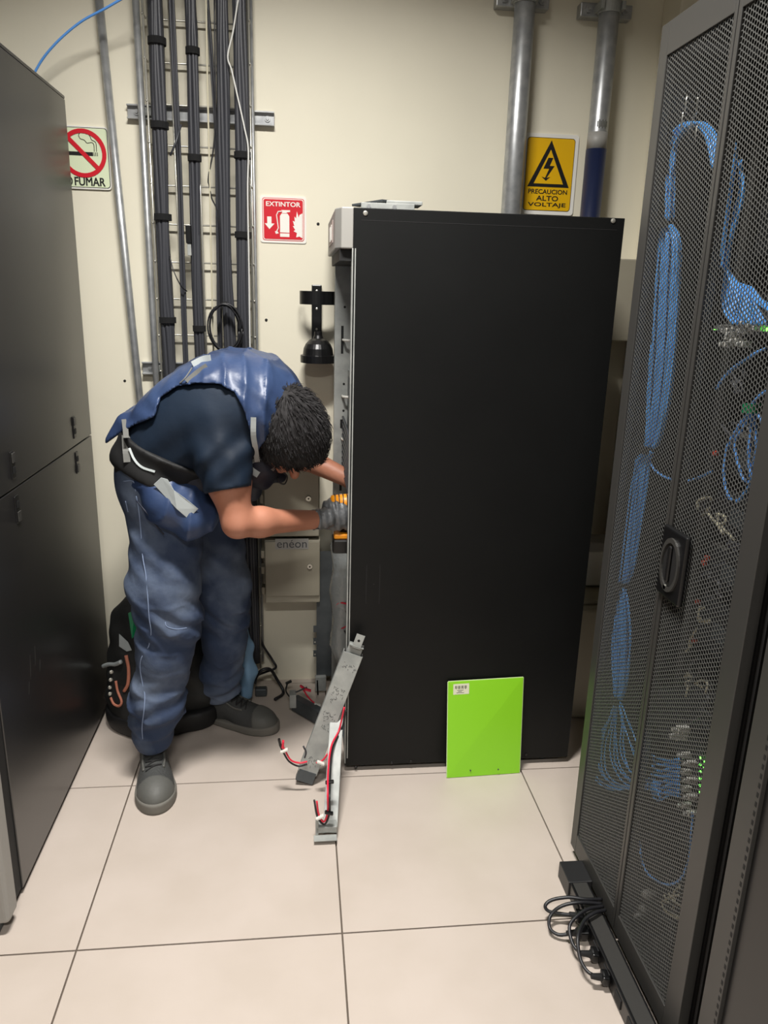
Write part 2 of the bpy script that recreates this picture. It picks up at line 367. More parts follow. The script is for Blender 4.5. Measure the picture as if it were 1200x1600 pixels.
# coil
t = E('cable_coil', PY(352, 512, 2.59), 'loose oval coil of thin black cable hanging low on the tray', 'cable coil')
m = MB(); rg = random.Random(3)
for k in range(5):
    cx, cz = 352+rg.uniform(-2, 2), 513+rg.uniform(-2, 2); rx, ry = 24+rg.uniform(-4, 3), 38+rg.uniform(-5, 2); q0 = rg.random()
    m.tube([PY(cx+rx*math.cos(q), cz+ry*math.sin(q+q0*.2), 2.595-.004*k) for q in [2*math.pi*j/36 for j in range(37)]], .0027, 6)
m.tube(spline([PY(336, 485, 2.58), PY(345, 476, 2.575), PY(358, 478, 2.575), PY(368, 492, 2.58)], 6), .003, 6)
m.build('coil', 'cable_black', t, smooth=True)
MB().lathe(PY(352, 475, 2.59), (1, 0, .1), [(-.006, .008), (.006, .008)], 10).build('tie', 'velcro', t)

# ---------------------------------------------------------------- wall signs
EX, EZ = Vector((1, 0, 0)), Vector((0, 0, 1))
def rrect(x0, x1, z0, z1, r, y, n=5):
    P = []
    for cx, cz, q0 in ((x1-r, z1-r, 0), (x0+r, z1-r, 90), (x0+r, z0+r, 180), (x1-r, z0+r, 270)):
        for k in range(n+1):
            q = math.radians(q0+90*k/n); P.append(Vector((cx+r*math.cos(q), y, cz+r*math.sin(q))))
    return P
def flat(poly, y, th, name, m, t):
    return MB().prism([Vector((p[0], y, p[-1])) for p in poly], (0, -th, 0)).build(name, m, t)
def ring(cx, cz, r0, r1, y, th, name, m, t, q0=0, q1=360, n=40):
    o = MB()
    for k in range(n):
        a, b = math.radians(q0+(q1-q0)*k/n), math.radians(q0+(q1-q0)*(k+1)/n)
        P = [(cx+r*math.cos(q), y, cz+r*math.sin(q)) for q, r in ((a, r0), (a, r1), (b, r1), (b, r0))]; o.prism(P, (0, -th, 0))
    return o.build(name, m, t)
# no smoking
c0 = PY(131, 240, WY); x1 = PY(173, 250, WY).x; zt_, zb_ = PY(165, 199, WY).z, PY(165, 297, WY).z; x0 = 2*c0.x-x1
t = E('no_smoking_sign', (c0.x, WY, zb_), 'white no smoking sign half hidden behind the left cabinet', 'sign')
flat(rrect(x0, x1, zb_, zt_, .012, 0), WY, .006, 'plate', 'sign_white', t)
flat(rrect(x0+.004, x1-.004, zb_+.004, zt_-.004, .01, 0), WY-.006, .0004, 'border_line', 'cable_grey', t)
flat(rrect(x0+.006, x1-.006, zb_+.006, zt_-.006, .009, 0), WY-.0064, .0004, 'face', 'sign_green', t)
R1 = .071; y = WY-.0068
ring(c0.x, c0.z, R1-.013, R1, y-.0012, .0006, 'red_ring', 'red', t)
cig = MB().box(c0.x-.045, c0.x+.030, y-.0008, y, c0.z-.007, c0.z+.004)
for k in range(3): cig.box(c0.x+.032+k*.005, c0.x+.034+k*.005, y-.0008, y, c0.z-.007, c0.z+.004)
cig.build('cigarette', 'ink', t)
sm = MB()
def pl2(pts, r=.0011): sm.tube(spline([Vector((c0.x+a, y-.0004, c0.z+b)) for a, b in pts], 5), r, 5)
pl2([(.034, .006), (.034, .026), (.028, .032), (.014, .030), (.006, .038), (-.006, .042), (-.010, .052), (-.004, .060)])
pl2([(.041, .006), (.041, .03), (.036, .036), (.028, .040), (.024, .050), (.018, .056), (.012, .056)])
sm.build('smoke', 'ink', t)
dg = Vector((math.cos(math.radians(-45)), 0, math.sin(math.radians(-45))))
MB().obox((c0.x, y-.0015, c0.z), dg*(R1-.006), (0, .0004, 0), Vector((dg.z, 0, -dg.x))*.0065).build('red_bar', 'red', t)
tz = PY(145, 291, WY).z
text('FUMAR', 1, (PY(118.5, 290, WY).x, y, tz), EX, EZ, 'ink', t, fit=(PY(165.5, 290, WY).x-PY(118.5, 290, WY).x, .0245), bold=.006)
text('NO', 1, (x0+.012, y, tz), EX, EZ, 'ink', t, fit=(.03, .0245), bold=.02)
# extinguisher sign
a, b = PY(411, 309, WY), PY(474, 376, WY); x0, x1, z0, z1 = a.x-.004, b.x+.004, b.z-.004, a.z+.002
t = E('fire_extinguisher_sign', ((x0+x1)/2, WY, z0), 'small red and white extinguisher sign on the wall right of the tray', 'sign')
w_, h_ = x1-x0, z1-z0
flat(rrect(x0-.006, x1+.006, z0-.006, z1+.006, .008, 0), WY, .003, 'plate', 'sign_white', t)
flat(rrect(x0+.001, x1-.001, z0+.001, z1-.001, .008, 0), WY-.003, .0006, 'red_edge', 'red', t)
flat(rrect(x0+.003, x1-.003, z0+.003, z1-.003, .007, 0), WY-.0036, .0004, 'white_line', 'sign_white', t)
flat(rrect(x0+.0055, x1-.0055, z0+.0055, z1-.0055, .006, 0), WY-.004, .0006, 'red_face', 'red', t)
y = WY-.0046
text('EXTINTOR', 1, (x0+w_*.10, y, z0+h_*.80), EX, EZ, 'sign_white', t, fit=(w_*.80, h_*.105), bold=.03)
def sp(pts, name): return MB().prism([(x0+w_*u, y, z0+h_*v) for u, v in pts], (0, -.0006, 0)).build(name, 'sign_white', t)
sp([(.12, .56), (.22, .56), (.22, .40), (.29, .40), (.17, .27), (.06, .40), (.12, .40)], 'arrow')
ex = MB()
def ep(pts): ex.prism([(x0+w_*u, y, z0+h_*v) for u, v in pts], (0, -.0006, 0))
ep([(.42, .20), (.42, .58), (.46, .64), (.60, .64), (.64, .58), (.64, .20)]); ep([(.42, .10), (.42, .18), (.64, .18), (.64, .10)])
ep([(.47, .65), (.47, .70), (.45, .72), (.66, .72), (.66, .68), (.58, .67), (.58, .65)])
ex.tube([(x0+w_*u, y-.0003, z0+h_*v) for u, v in ((.46, .69), (.38, .68), (.34, .60), (.36, .45), (.38, .30), (.34, .22))], .0022, 5)
ep([(.32, .16), (.30, .22), (.35, .24), (.39, .18)])
ex.build('extinguisher_symbol', 'sign_white', t)
sp([(.95, .66), (.88, .62), (.86, .56), (.82, .70), (.80, .54), (.76, .58), (.77, .46), (.72, .48), (.76, .36), (.72, .36), (.78, .27), (.74, .24), (.82, .20), (.80, .10), (.88, .12), (.95, .08)], 'flame_symbol')
# high voltage sign
a, b, c, d = PY(826, 213, WY-.004), PY(901, 218, WY-.004), PY(815, 328, WY-.004), PY(888, 330, WY-.004)
x0, x1, z0, z1 = (a.x+c.x)/2, (b.x+d.x)/2, c.z, (a.z+b.z)/2; z0 = min(c.z, z0); w_, h_ = x1-x0, z1-z0
t = E('high_voltage_sign', ((x0+x1)/2, WY, z0), 'yellow high voltage warning sign on the wall above the black cabinet', 'sign')
flat(rrect(x0-.012, x1+.012, z0-.012, z1+.012, .01, 0), WY, .005, 'backing', 'sign_white', t)
flat(rrect(x0, x1, z0, z1, .010, 0), WY-.005, .0005, 'black_line', 'ink', t)
flat(rrect(x0+.0018, x1-.0018, z0+.0018, z1-.0018, .009, 0), WY-.0055, .0005, 'face', 'yellow', t)
y = WY-.006
def q(u, v): return (x0+w_*u, y, z0+h_*v)
flat([q(.06, .33), q(.94, .33), q(.50, .965)], y, .0005, 'triangle', 'ink', t)
MB().prism([(x0+w_*u, y-.0005, z0+h_*v) for u, v in ((.19, .375), (.81, .375), (.50, .84))], (0, -.0003, 0)).build('triangle_field', 'yellow', t)
MB().prism([(x0+w_*u, y-.0008, z0+h_*v) for u, v in ((.46, .73), (.56, .73), (.50, .62), (.60, .62), (.45, .455), (.53, .47), (.44, .415), (.34, .47), (.42, .455), (.49, .58), (.37, .58))], (0, -.0005, 0)).build('lightning_bolt', 'ink', t)
for s, v, u0, u1, hh in (('PRECAUCION', .235, .09, .91, .062), ('ALTO', .14, .27, .73, .068), ('VOLTAJE', .045, .10, .90, .068)):
    text(s, 1, (x0+w_*u0, y, z0+h_*v), EX, EZ, 'ink', t, fit=(w_*(u1-u0), h_*hh), bold=.02)

# ---------------------------------------------------------------- big pipes
def pipe(pts, r, label, k):
    t = E('metal_pipe', PY(*pts[1], 2.655), label, 'pipe', 'fat steel pipes on the back wall')
    a, b = PY(*pts[0], 2.655), PY(*pts[1], 2.655); x = (a.x+b.x)/2
    MB().tube([(x, 2.655, .9), (x, 2.655, 2.9)], r, 28).build('tube', 'galv', t, smooth=True)
    zc = 2.36-.012*k
    cl = MB(); cl.box(x-.085, x+.085, 2.68, 2.72, zc-.02, zc+.02)
    cl.build('channel', 'galv', t, bev=.003)
    MB().lathe((x, 2.655, zc-.018), (0, 0, 1), [(0, r), (0, r+.004), (.034, r+.004), (.034, r)], 28).build('strap', 'steel', t)
    for s in (-1, 1):
        MB().box(x+s*(r+.002)-.006, x+s*(r+.002)+.006, 2.62, 2.69, zc-.012, zc+.012).build('strap_ear', 'steel', t, bev=.002)
        MB().lathe((x+s*(r+.028), 2.68, zc), (0, -1, 0), [(0, .012), (.008, .012), (.008, .006), (.02, .006)], 6).build('bolt', 'galv', t)
    return t, x
pipe([(819, 0), (800, 330)], .0325, 'wider bare steel pipe left of the yellow sign', 0)
t, x = pipe([(947, 0), (929, 330)], .032, 'steel pipe with a dark blue lower end right of the yellow sign', 1)
zb_ = PY(932, 234, 2.655).z
MB().tube([(x, 2.655, .89), (x, 2.655, zb_)], .0335, 28).build('blue_sleeve', 'navy_tape', t, smooth=True)
MB().tube([(x, 2.655, zb_), (x, 2.655, zb_+.05)], .0325, 28).build('white_band', 'bezel', t, smooth=True)
lb = MB()
for k in range(7):
    qq = math.radians(-90-26+k*9); lb.obox((x+.0326*math.cos(qq), 2.655+.0326*math.sin(qq), zb_+.072), (0.0012, 0, 0), (0, .0012, 0), (0, 0, .008+.004*(k % 2)))
lb.build('stencil_print', 'label_print', t)

# ---------------------------------------------------------------- extinguisher bracket
c = PY(495, 445, 2.70)
t = E('wall_bracket', (c.x, 2.71, c.z-.25), 'glossy black wall holder with cross band and domed cup left of the black cabinet', 'bracket')
zt_, zb_ = c.z, PY(495, 565, 2.66).z
p1 = PY(497, 540, 2.70)
MB().box(c.x-.017, c.x+.017, 2.700, 2.72, p1.z-.02, zt_).build('back_strip', 'plastic_black', t, bev=.003)
zbn = PY(495, 466, 2.68).z
m = MB(); n = 26
for k in range(n):
    q0, q1 = math.radians(-200+220*k/n), math.radians(-200+220*(k+1)/n)
    P = []
    for qq in (q0, q1):
        P.append((math.cos(qq), math.sin(qq)))
    rr = .058; cc = Vector((c.x, 2.655, 0))
    def pt(cs, r, z): return Vector((cc.x+cs[0]*r, cc.y+cs[1]*r*.9+.0, z))
    for r_ in (rr,):
        A = [pt(P[0], r_-.004, zbn-.02), pt(P[1], r_-.004, zbn-.02), pt(P[1], r_, zbn-.02), pt(P[0], r_, zbn-.02)]
        m.prism(A, (0, 0, .043))
m.build('band', 'plastic_black', t)
cup = Vector((c.x+.004, 2.655, zb_))
MB().lathe(cup, (0, 0, 1), [(-.002, .056), (-.002, .060), (.022, .060), (.024, .052), (.045, .049), (.06, .042), (.072, .03), (.078, .018), (.088, .014), (.1, .013)], 32).build('cup', 'plastic_black', t, smooth=False)
for z in (zt_-.02, zbn-.035, p1.z+.055): MB().lathe((c.x, 2.700, z), (0, -1, 0), [(0, .0045), (.002, .004), (.003, .002)], 12).build('screw', 'zinc', t)

# ---------------------------------------------------------------- wall boxes low behind the man
def wallbox(pxa, pya, pxb, pyb, label, lip, txt):
    a, b = PY(pxa, pya, 2.60), PY(pxb, pyb, 2.60)
    t = E('wall_box', ((a.x+b.x)/2, 2.66, b.z), label, 'electrical box', 'grey boxes stacked on the back wall')
    MB().box(a.x, b.x, 2.605, 2.72, b.z, a.z).build('body', 'grey_box', t, bev=.003)
    dz = b.z+(.028 if lip else .004)
    MB().box(a.x+.002, b.x-.002, 2.598, 2.605, dz, a.z-.004).build('door', 'grey_box', t, bev=.002)
    kx = b.x-.022
    return t, a, b, kx
t, a, b, kx = wallbox(411, 725, 499, 839, 'grey wall box behind the forearm, upper of the two', False, False)
kp = PY(482, 779, 2.597); l = MB().lathe(kp, (0, -1, 0), [(0, .010), (.004, .009)], 16).build('lock', 'zinc', t); MB().lathe(kp+Vector((0, -.004, 0)), (0, -1, 0), [(0, .003), (.001, .003)], 8).build('keyhole', 'ink', l)
for zz in (.03, .12): MB().box(a.x-.014, a.x, 2.61, 2.65, b.z+zz, b.z+zz+.035).build('hinge', 'grey_box', t, bev=.004)
t, a, b, kx = wallbox(413, 845, 500, 942, 'grey wall box with a small printed label, lower of the two', True, True)
kp = PY(484, 885, 2.597); l = MB().lathe(kp, (0, -1, 0), [(0, .010), (.004, .009)], 16).build('lock', 'zinc', t); MB().lathe(kp+Vector((0, -.004, 0)), (0, -1, 0), [(0, .003), (.001, .003)], 8).build('keyhole', 'ink', l)
for zz in (.03, .11, .17): MB().box(a.x-.014, a.x, 2.61, 2.65, b.z+zz, b.z+zz+.03).build('hinge', 'grey_box', t, bev=.004)
la, lb_ = PY(430, 842, 2.597), PY(482, 858, 2.597)
l = MB().box(la.x, lb_.x, 2.5965, 2.598, lb_.z, la.z).build('label_sticker', 'bezel', t)
text('enéon', 1, (la.x+.006, 2.5965, lb_.z+.006), EX, EZ, 'cable_grey', l, fit=((lb_.x-la.x)-.012, (la.z-lb_.z)-.010))

# cables on the floor by the wall
o = MB().tube(spline([Vector((-.155, 2.66, .9)), PY(403, 860, 2.66), PY(403, 950, 2.66), PY(408, 1000, 2.66), PY(425, 1030, 2.66), PY(431, 1043, 2.64), PY(415, 1050, 2.62), PY(402, 1056, 2.6), PY(399, 1068, 2.58)], 8), .0045, 8).build('hanging_cable', 'cable_black', smooth=True); tag(o, 'black cord hanging down the wall and looping right near the floor', 'cable')
o = MB().tube(spline([PY(399, 1060, 2.6), PY(408, 1048, 2.59), PY(422, 1046, 2.6), PY(433, 1062, 2.62), Vector((-.06, 2.6, .011)), Vector((-.09, 2.55, .011))], 8), .006, 8).build('hanging_cable', 'cable_black', smooth=True); tag(o, 'thick black cord arching over the floor at the foot of the wall', 'cable')
# ---------------------------------------------------------------- black power cabinet (open front to the left)
X0, X1, Y0, Y1, H = .144, .873, 2.105, 2.645, 1.678
t = E('power_supply_cabinet', ((X0+X1)/2, (Y0+Y1)/2, 0), 'big black power supply cabinet in the middle, its front opened towards the man', 'cabinet')
sd = MB().box(X0, X1, Y0, Y0+.012, .022, H).build('side_panel', 'ups_black', t, bev=.0015); tag(sd, 'near black side panel with faint scuffs')
MB().box(X0+.02, X1-.02, Y0-.0004, Y0+.001, H-.031, H-.0295).build('fold_line', 'pit_black', sd)
for x, y in ((571, 333), (958, 345)):
    p = PY(x, y, Y0); MB().lathe((p.x, Y0, p.z), (0, -1, 0), [(0, .0065), (.002, .006), (.003, .003)], 12).build('screw', 'zinc', sd)
for xa in (573, 594):
    a, b = PY(xa, 883, Y0), PY(xa-1, 944, Y0); MB().box(a.x-.001, a.x+.001, Y0-.0004, Y0+.002, b.z, a.z).build('vent_slot', 'pit_black', sd)
p = PY(584, 913, Y0); MB().lathe(p, (0, -1, 0), [(-.002, .0025), (.0004, .0025)], 8).build('hole', 'pit_black', sd)
for x, y in ((612, 1192), (642, 1190), (822, 1179), (556, 1199)):
    p = PY(x, y, Y0); MB().lathe((p.x, Y0, p.z), (0, -1, 0), [(0, .005), (.002, .004)], 10).build('screw', 'plastic_black', sd)
MB().box(X0, X1, Y0+.012, Y1-.012, H-.012, H-.001).build('top_panel', 'ups_black', t)
MB().box(X1-.012, X1, Y0+.012, Y1-.012, .022, H-.012).build('back_panel', 'ups_black', t)
MB().box(X0, X1, Y1-.012, Y1, .022, H).build('side_panel', 'ups_black', t)
MB().box(X0, X1, Y0+.012, Y1-.012, .03, .045).build('floor_pan', 'steel_dark', t)
MB().box(X0+.004, X0+.007, Y0-.0012, Y0+.02, .05, H-.1).build('edge_trim', 'steel', t)
# near frame post, far frame post
MB().box(X0-.003, X0+.003, Y0+.001, Y0+.03, .03, H-.1).build('frame_post', 'steel', t, bev=.0008)
fp = MB(); fp.box(.120, .19, 2.585, 2.590, .03, H-.09); fp.box(.120, .126, 2.59, 2.63, .03, H-.09)
fo = fp.build('frame_post', 'steel', t)
for z0, z1 in ((1.27, 1.36), (1.02, 1.05), (.8, .83)): MB().box(.141, .149, 2.5845, 2.586, z0, z1).build('slot', 'pit_black', fo)
for z in (1.42, 1.17, .99, 1.08, .75): MB().lathe((.152, 2.585, z), (0, -1, 0), [(0, .004), (.0006, .004)], 10).build('hole', 'pit_black', fo)
for z in (1.315, 1.13, .985): MB().tube([(.147, 2.584, z), (.150, 2.56, z), (.172, 2.55, z)], .0045, 8).build('cable_peg', 'white_plastic', fo, smooth=True)
MB().box(.165, .185, 2.2, 2.585, .05, 1.2).build('inner_wall', 'steel_dark', t)
MB().box(.165, .6, 2.13, 2.6, 1.2, 1.22).build('shelf', 'steel', t)
MB().box(.3, .6, 2.2, 2.6, 1.22, 1.5).build('power_module', 'gear_grey', t, bev=.004)
# grey bezel at the top front
bz = MB(); z0, z1 = 1.577, H+.001
bz.prism([(X0, Y0+.003, z0), (.113, Y0+.006, z0), (.098, Y0+.05, z0), (.098, Y1-.01, z0), (X0, Y1-.01, z0)], (0, 0, z1-z0))
bo = bz.build('display_hood', 'bezel', t, bev=.003)
MB().box(.0955, .0985, Y0+.16, Y1-.14, z0+.022, z1-.02).build('display_window', 'bezel_pink', bo, bev=.001)
for ya, yb in ((2.30, 2.33), (2.38, 2.44)): MB().box(.0935, .096, ya, yb, z0+.03, z1-.03).build('display_key', 'white_plastic', bo, bev=.001)
MB().box(.11, .17, Y0+.02, Y1-.02, z0-.03, z0).build('hood_bracket', 'pit_black', t)
# glands and loose electrics inside
m = MB()
for k in range(10):
    z = 1.03-.02*k; m.tube(spline([(.15, 2.58, z+.03), (.158, 2.4, z), (.175, 2.25, z-.12), (.19, 2.14, z-.16)], 6), .004, 6)
m.build('wire_loom', 'cable_grey', t, smooth=True)
bg = MB().lathe((.152, 2.40, .5), (0, 0, 1), [(-.28, .02), (-.2, .05), (-.1, .04), (0, .052), (.08, .04), (.16, .05), (.22, .02)], 9).build('plastic_bag', 'clearbag', t, smooth=True); tag(bg, 'crumpled clear plastic bag inside the opening')
m = MB(); m.tube(spline([PY(526, 945, 2.38), PY(533, 968, 2.37), PY(541, 940, 2.36), PY(545, 965, 2.36), PY(536, 945, 2.36)], 6), .003, 6)
m.tube(spline([PY(538, 985, 2.36), PY(545, 1000, 2.36), PY(532, 1010, 2.36), PY(545, 1020, 2.35)], 6), .003, 6); m.build('loose_wire', 'cable_black', t, smooth=True)
m = MB(); m.tube(spline([PY(522, 952, 2.38), PY(530, 942, 2.36), PY(545, 944, 2.34)], 6), .003, 6); m.tube(spline([PY(528, 978, 2.38), PY(534, 982, 2.36), PY(543, 977, 2.34)], 6), .002, 6); m.build('red_wire', 'wire_red', t, smooth=True)
# feet and lower lip
for x in (.2, .42, .6, .8):
    for y in (2.15, 2.6): MB().lathe((x, y, 0), (0, 0, 1), [(0, .018), (.022, .018)], 12).build('foot', 'steel_dark', t)
# lower swing plate with tabs
a, b = PY(500, 865, 2.62), PY(523, 1072, 2.62)
pl = MB(); pl.box(.064, .125, 2.618, 2.622, .065, .565)
for z in (.47, .52, .20, .15, .25, .42): pl.box(.052, .066, 2.612, 2.622, z, z+.022)
po = pl.build('front_lower_plate', 'steel_dark', t); tag(po, 'dark perforated steel strip at the bottom of the open front')
for z in (.48, .53, .21, .16): MB().lathe((.058, 2.612, z), (0, -1, 0), [(0, .003), (.002, .003)], 8).build('rivet', 'zinc', po)
MB().box(.06, .10, 2.60, 2.62, .012, .07).build('plate_foot', 'steel', t, bev=.001)
MB().tube([(.066, 2.56, .08), (.068, 2.54, .03)], .003, 6).build('pin', 'plastic_black', t)
# bracket lying on top of the cabinet
t = E('steel_bracket', PY(600, 320, 2.2), 'folded steel bracket lying on top of the black cabinet', 'bracket')
zt_ = H+.001
MB().box(.17, .315, 2.20, 2.205, zt_, zt_+.022).build('flange', 'steel', t, bev=.001)
MB().box(.17, .315, 2.205, 2.33, zt_, zt_+.004).build('plate', 'steel', t, bev=.001)
MB().beam((.165, 2.33, zt_+.026), (.24, 2.22, zt_+.03), .03, .006).build('arm', 'steel_dark', t, bev=.001)
MB().box(.24, .34, 2.22, 2.30, zt_+.022, zt_+.032).build('tab', 'steel', t, bev=.002)
for x in (.19, .26): MB().lathe((x, 2.197, zt_+.012), (0, -1, 0), [(0, .006), (.004, .006)], 6).build('nut', 'galv', t)

# lime green plate
t = E('green_plate', PZ(755, 1212), 'lime green rectangular plate leaning upright against the black cabinet', 'panel')
bl, br = PZ(698, 1215), PZ(811, 1207); bl.z = br.z = .001
tl, tr = PY(700, 1065, Y0-.007), PY(817, 1058, Y0-.007)
nrm = (br-bl).cross(tl-bl).normalized()
if nrm.y > 0: nrm = -nrm
MB().prism([bl, br, tr, tl], nrm*.004).build('sheet', 'lime', t)
ed = MB(); ed.beam(tl+nrm*.002, tr+nrm*.002, .0042, .0016, nrm); ed.beam(br+nrm*.002, tr+nrm*.002, .0042, .0016, nrm); ed.beam(bl+nrm*.002, tl+nrm*.002, .0042, .0012, nrm)
ed.build('cut_edge', 'lime_edge', t)
u, v = (tr-tl).normalized(), (tl-bl).normalized(); s0 = tl+nrm*.0042+u*.016-v*.008
st = MB().prism([s0, s0+u*.050, s0+u*.050-v*.034, s0-v*.034], nrm*.0003).build('sticker', 'paper', t)
bc = MB()
for k in range(11):
    w = .0012+.0012*((k*7) % 3 == 0); a = s0+nrm*.0004+u*(.006+k*.0035)-v*.006
    bc.prism([a, a+u*w, a+u*w-v*(.009+.002*(k % 2)), a-v*(.009+.002*(k % 2))], nrm*.0002)
bc.build('printed_code', 'ink', st)
p2 = MB()
for k, (du, dv, ww) in enumerate(((.012, .020, .02), (.015, .024, .012), (.01, .028, .024))):
    a = s0+nrm*.0004+u*du-v*dv; p2.prism([a, a+u*ww, a+u*ww-v*.0014, a-v*.0014], nrm*.0002)
p2.build('printed_lines', 'pen', st)
for du, dv in ((.075, .012), (.165, .010)):
    a = bl+nrm*.004+u*du+v*dv*1.6; MB().lathe(a, nrm, [(-.001, .0025), (.0004, .0025)], 8).build('hole', 'pen', t)

# ---------------------------------------------------------------- loose metal channels
def channel(name, a, b, wv, depth, m, t):
    a, b, wv = Vector(a), Vector(b), Vector(wv); d = (b-a).normalized(); wv = (wv-d*wv.dot(d)).normalized()*wv.length
    n = d.cross(wv).normalized()
    if n.y > 0: n = -n
    q = MB(); c = (a+b)/2; L = (b-a)/2
    q.obox(c, L, wv/2, n*.001); q.obox(c+wv/2-n*depth/2, L, wv.normalized()*.001, n*depth/2); q.obox(c-wv/2-n*depth/2, L, wv.normalized()*.001, n*depth/2)
    return q.build(name, m, t, bev=.0006), d, wv, n
t = E('battery_bracket', PZ(478, 1228), 'grey metal channel with scribbled marks leaning diagonally on the cabinet edge', 'bracket', 'steel channels taken off the cabinet')
a, b = Vector((.023, 2.045, .042)), PY(552, 1022, 2.07)
o, d, wv, n = channel('channel', a, b, (.058, -.004, .0), .024, 'steel', t)
MB().obox(b+d*.015-n*.006, d*.018, wv*.38, n*.001).build('upper_tab', 'steel', t)
tb = MB().obox(b+d*.045+n*.008, d*.022, wv*.22, n*.001).build('end_lug', 'steel', t); MB().lathe(b+d*.048+n*.009, n, [(0, .004), (.0006, .004)], 10).build('hole', 'ink', tb)
MB().obox(b+d*.028+n*.001, d*.001, wv*.38, n*.009).build('step', 'steel', t)
MB().obox(a-d*.012-n*.012, d*.020, wv*.48, n*.014).build('foot_flange', 'steel_dark', t, bev=.002)
sw = MB(); rg = random.Random(8); L = (b-a).length
for base, cnt, span in ((.90, 14, .06), (.66, 26, .12), (.44, 30, .16), (.1, 14, .08)):
    for k in range(cnt):
        s0 = a+d*L*(base+rg.uniform(-span/2, span/2))+wv*rg.uniform(-.33, .33)+n*.0014
        q = rg.uniform(0, 6.28); l = rg.uniform(.003, .009); dd = (d*math.cos(q)+wv.normalized()*math.sin(q))*l
        sw.tube([s0, s0+dd*.5+wv*.03*rg.uniform(-1, 1), s0+dd], .0005, 4)
sw.build('scribbled_marks', 'pen', t)
# second channel standing vertical
t = E('battery_bracket', PZ(508, 1312), 'pale metal channel standing almost upright in front, foot nearest the camera', 'bracket', 'steel channels taken off the cabinet')
a, b = Vector((.083, 1.80, .019)), PY(527, 1105, 2.093)
o, d, wv, n = channel('channel', a, b, (.038, 0, 0), .022, 'steel', t)
MB().obox(a+Vector((-.010, .012, .012)), (.030, 0, 0), (0, .016, 0), (0, 0, .010)).build('foot_flange', 'steel', t, bev=.003)
MB().obox(a+Vector((-.013, -.014, -.006)), (.032, 0, 0), (0, .012, 0), (0, 0, .002)).build('foot_lip', 'steel', t, bev=.001)
MB().obox(a+Vector((-.036, .0, .018)), (.004, 0, .002), (0, .004, 0), (0, 0, .026)).build('side_tab', 'steel', t, bev=.001)
# third, dark, lying behind
t = E('battery_bracket', PZ(470, 1110), 'dark metal channel lying on the floor towards the shoe', 'bracket', 'steel channels taken off the cabinet')
a, b = PZ(456, 1100, .035), PZ(532, 1142, .03)
o, d, wv, n = channel('channel', a, b, (.0, .0, .05), .03, 'steel_dark', t)
MB().obox(a+Vector((.004, .0, .02)), (.012, 0, 0), (0, .02, 0), (0, 0, .026)).build('end_plate', 'steel', t, bev=.002)
MB().beam(a+Vector((.0, 0, .04)), a+Vector((.055, .01, .06)), .006, .003).build('rod', 'steel_dark', t)
# wires
def wire(pts, m, r=.003): return MB().tube(spline(pts, 8), r, 8)
def lead(label, paths, clips):
    t = E('battery_lead', paths[0][0][-1], label, 'cable', 'red and black battery leads')
    for pts, m_ in paths: MB().tube(spline(pts, 8), .0028, 8).build('red_wire' if m_ == 'wire_red' else 'black_wire', m_, t, smooth=True)
    for p, dr, m_ in clips:
        p = Vector(p); dr = Vector(dr).normalized()
        MB().beam(p-dr*.012, p+dr*.012, .012, .007).build('connector', m_, t, bev=.002)
    return t
def yq(seq, Y): return [PY(x, y, Y) for x, y in seq]
lead('red and black pair running down beside the leaning metal channel from the opening', [
    ([Vector((.17, 2.25, .52))]+yq([(545, 1015), (531, 1050), (521, 1080), (508, 1110), (502, 1125)], 2.12), 'wire_red'),
    ([Vector((.175, 2.26, .5))]+yq([(549, 1018), (537, 1055), (527, 1085), (515, 1115), (508, 1130)], 2.125), 'wire_red'),
    ([Vector((.165, 2.25, .5))]+yq([(541, 1030), (528, 1062), (517, 1090), (504, 1118)], 2.13), 'cable_black')], [])
lead('red and black leads reaching up left with red clips behind the leaning channel', [
    ([PZ(508, 1120, .05), PZ(497, 1104, .05), PZ(484, 1092, .06), PZ(474, 1078, .08)], 'wire_red'),
    ([PZ(508, 1123, .05), PZ(492, 1112, .05), PZ(470, 1102, .045), PZ(456, 1092, .05), PZ(447, 1080, .06), PZ(449, 1068, .07)], 'cable_black')],
    [(PZ(473, 1074, .09), (-.6, 0, .5), 'wire_red'), (PZ(481, 1078, .09), (.9, 0, -.3), 'wire_red'), (PZ(496, 1101, .055), (1, 0, -.3), 'white_plastic'), (PZ(451, 1066, .075), (1, .2, .4), 'plastic_black')])
lead('short red and black lead curling out left of the channel foot', [
    ([PY(480, 1190, 2.0), PY(468, 1192, 2.0), PY(455, 1188, 2.0), PY(447, 1176, 2.0), PY(442, 1165, 2.0)], 'wire_red'),
    ([PY(480, 1194, 2.0), PY(466, 1197, 2.0), PY(452, 1190, 2.0), PY(444, 1178, 2.0), PY(438, 1166, 2.0)], 'cable_black')],
    [(PY(442, 1163, 2.0), (.1, 0, 1), 'wire_red'), (PY(437, 1160, 2.0), (-.2, 0, 1), 'plastic_black'), (PY(444, 1173, 1.995), (1, 0, .4), 'white_plastic')])
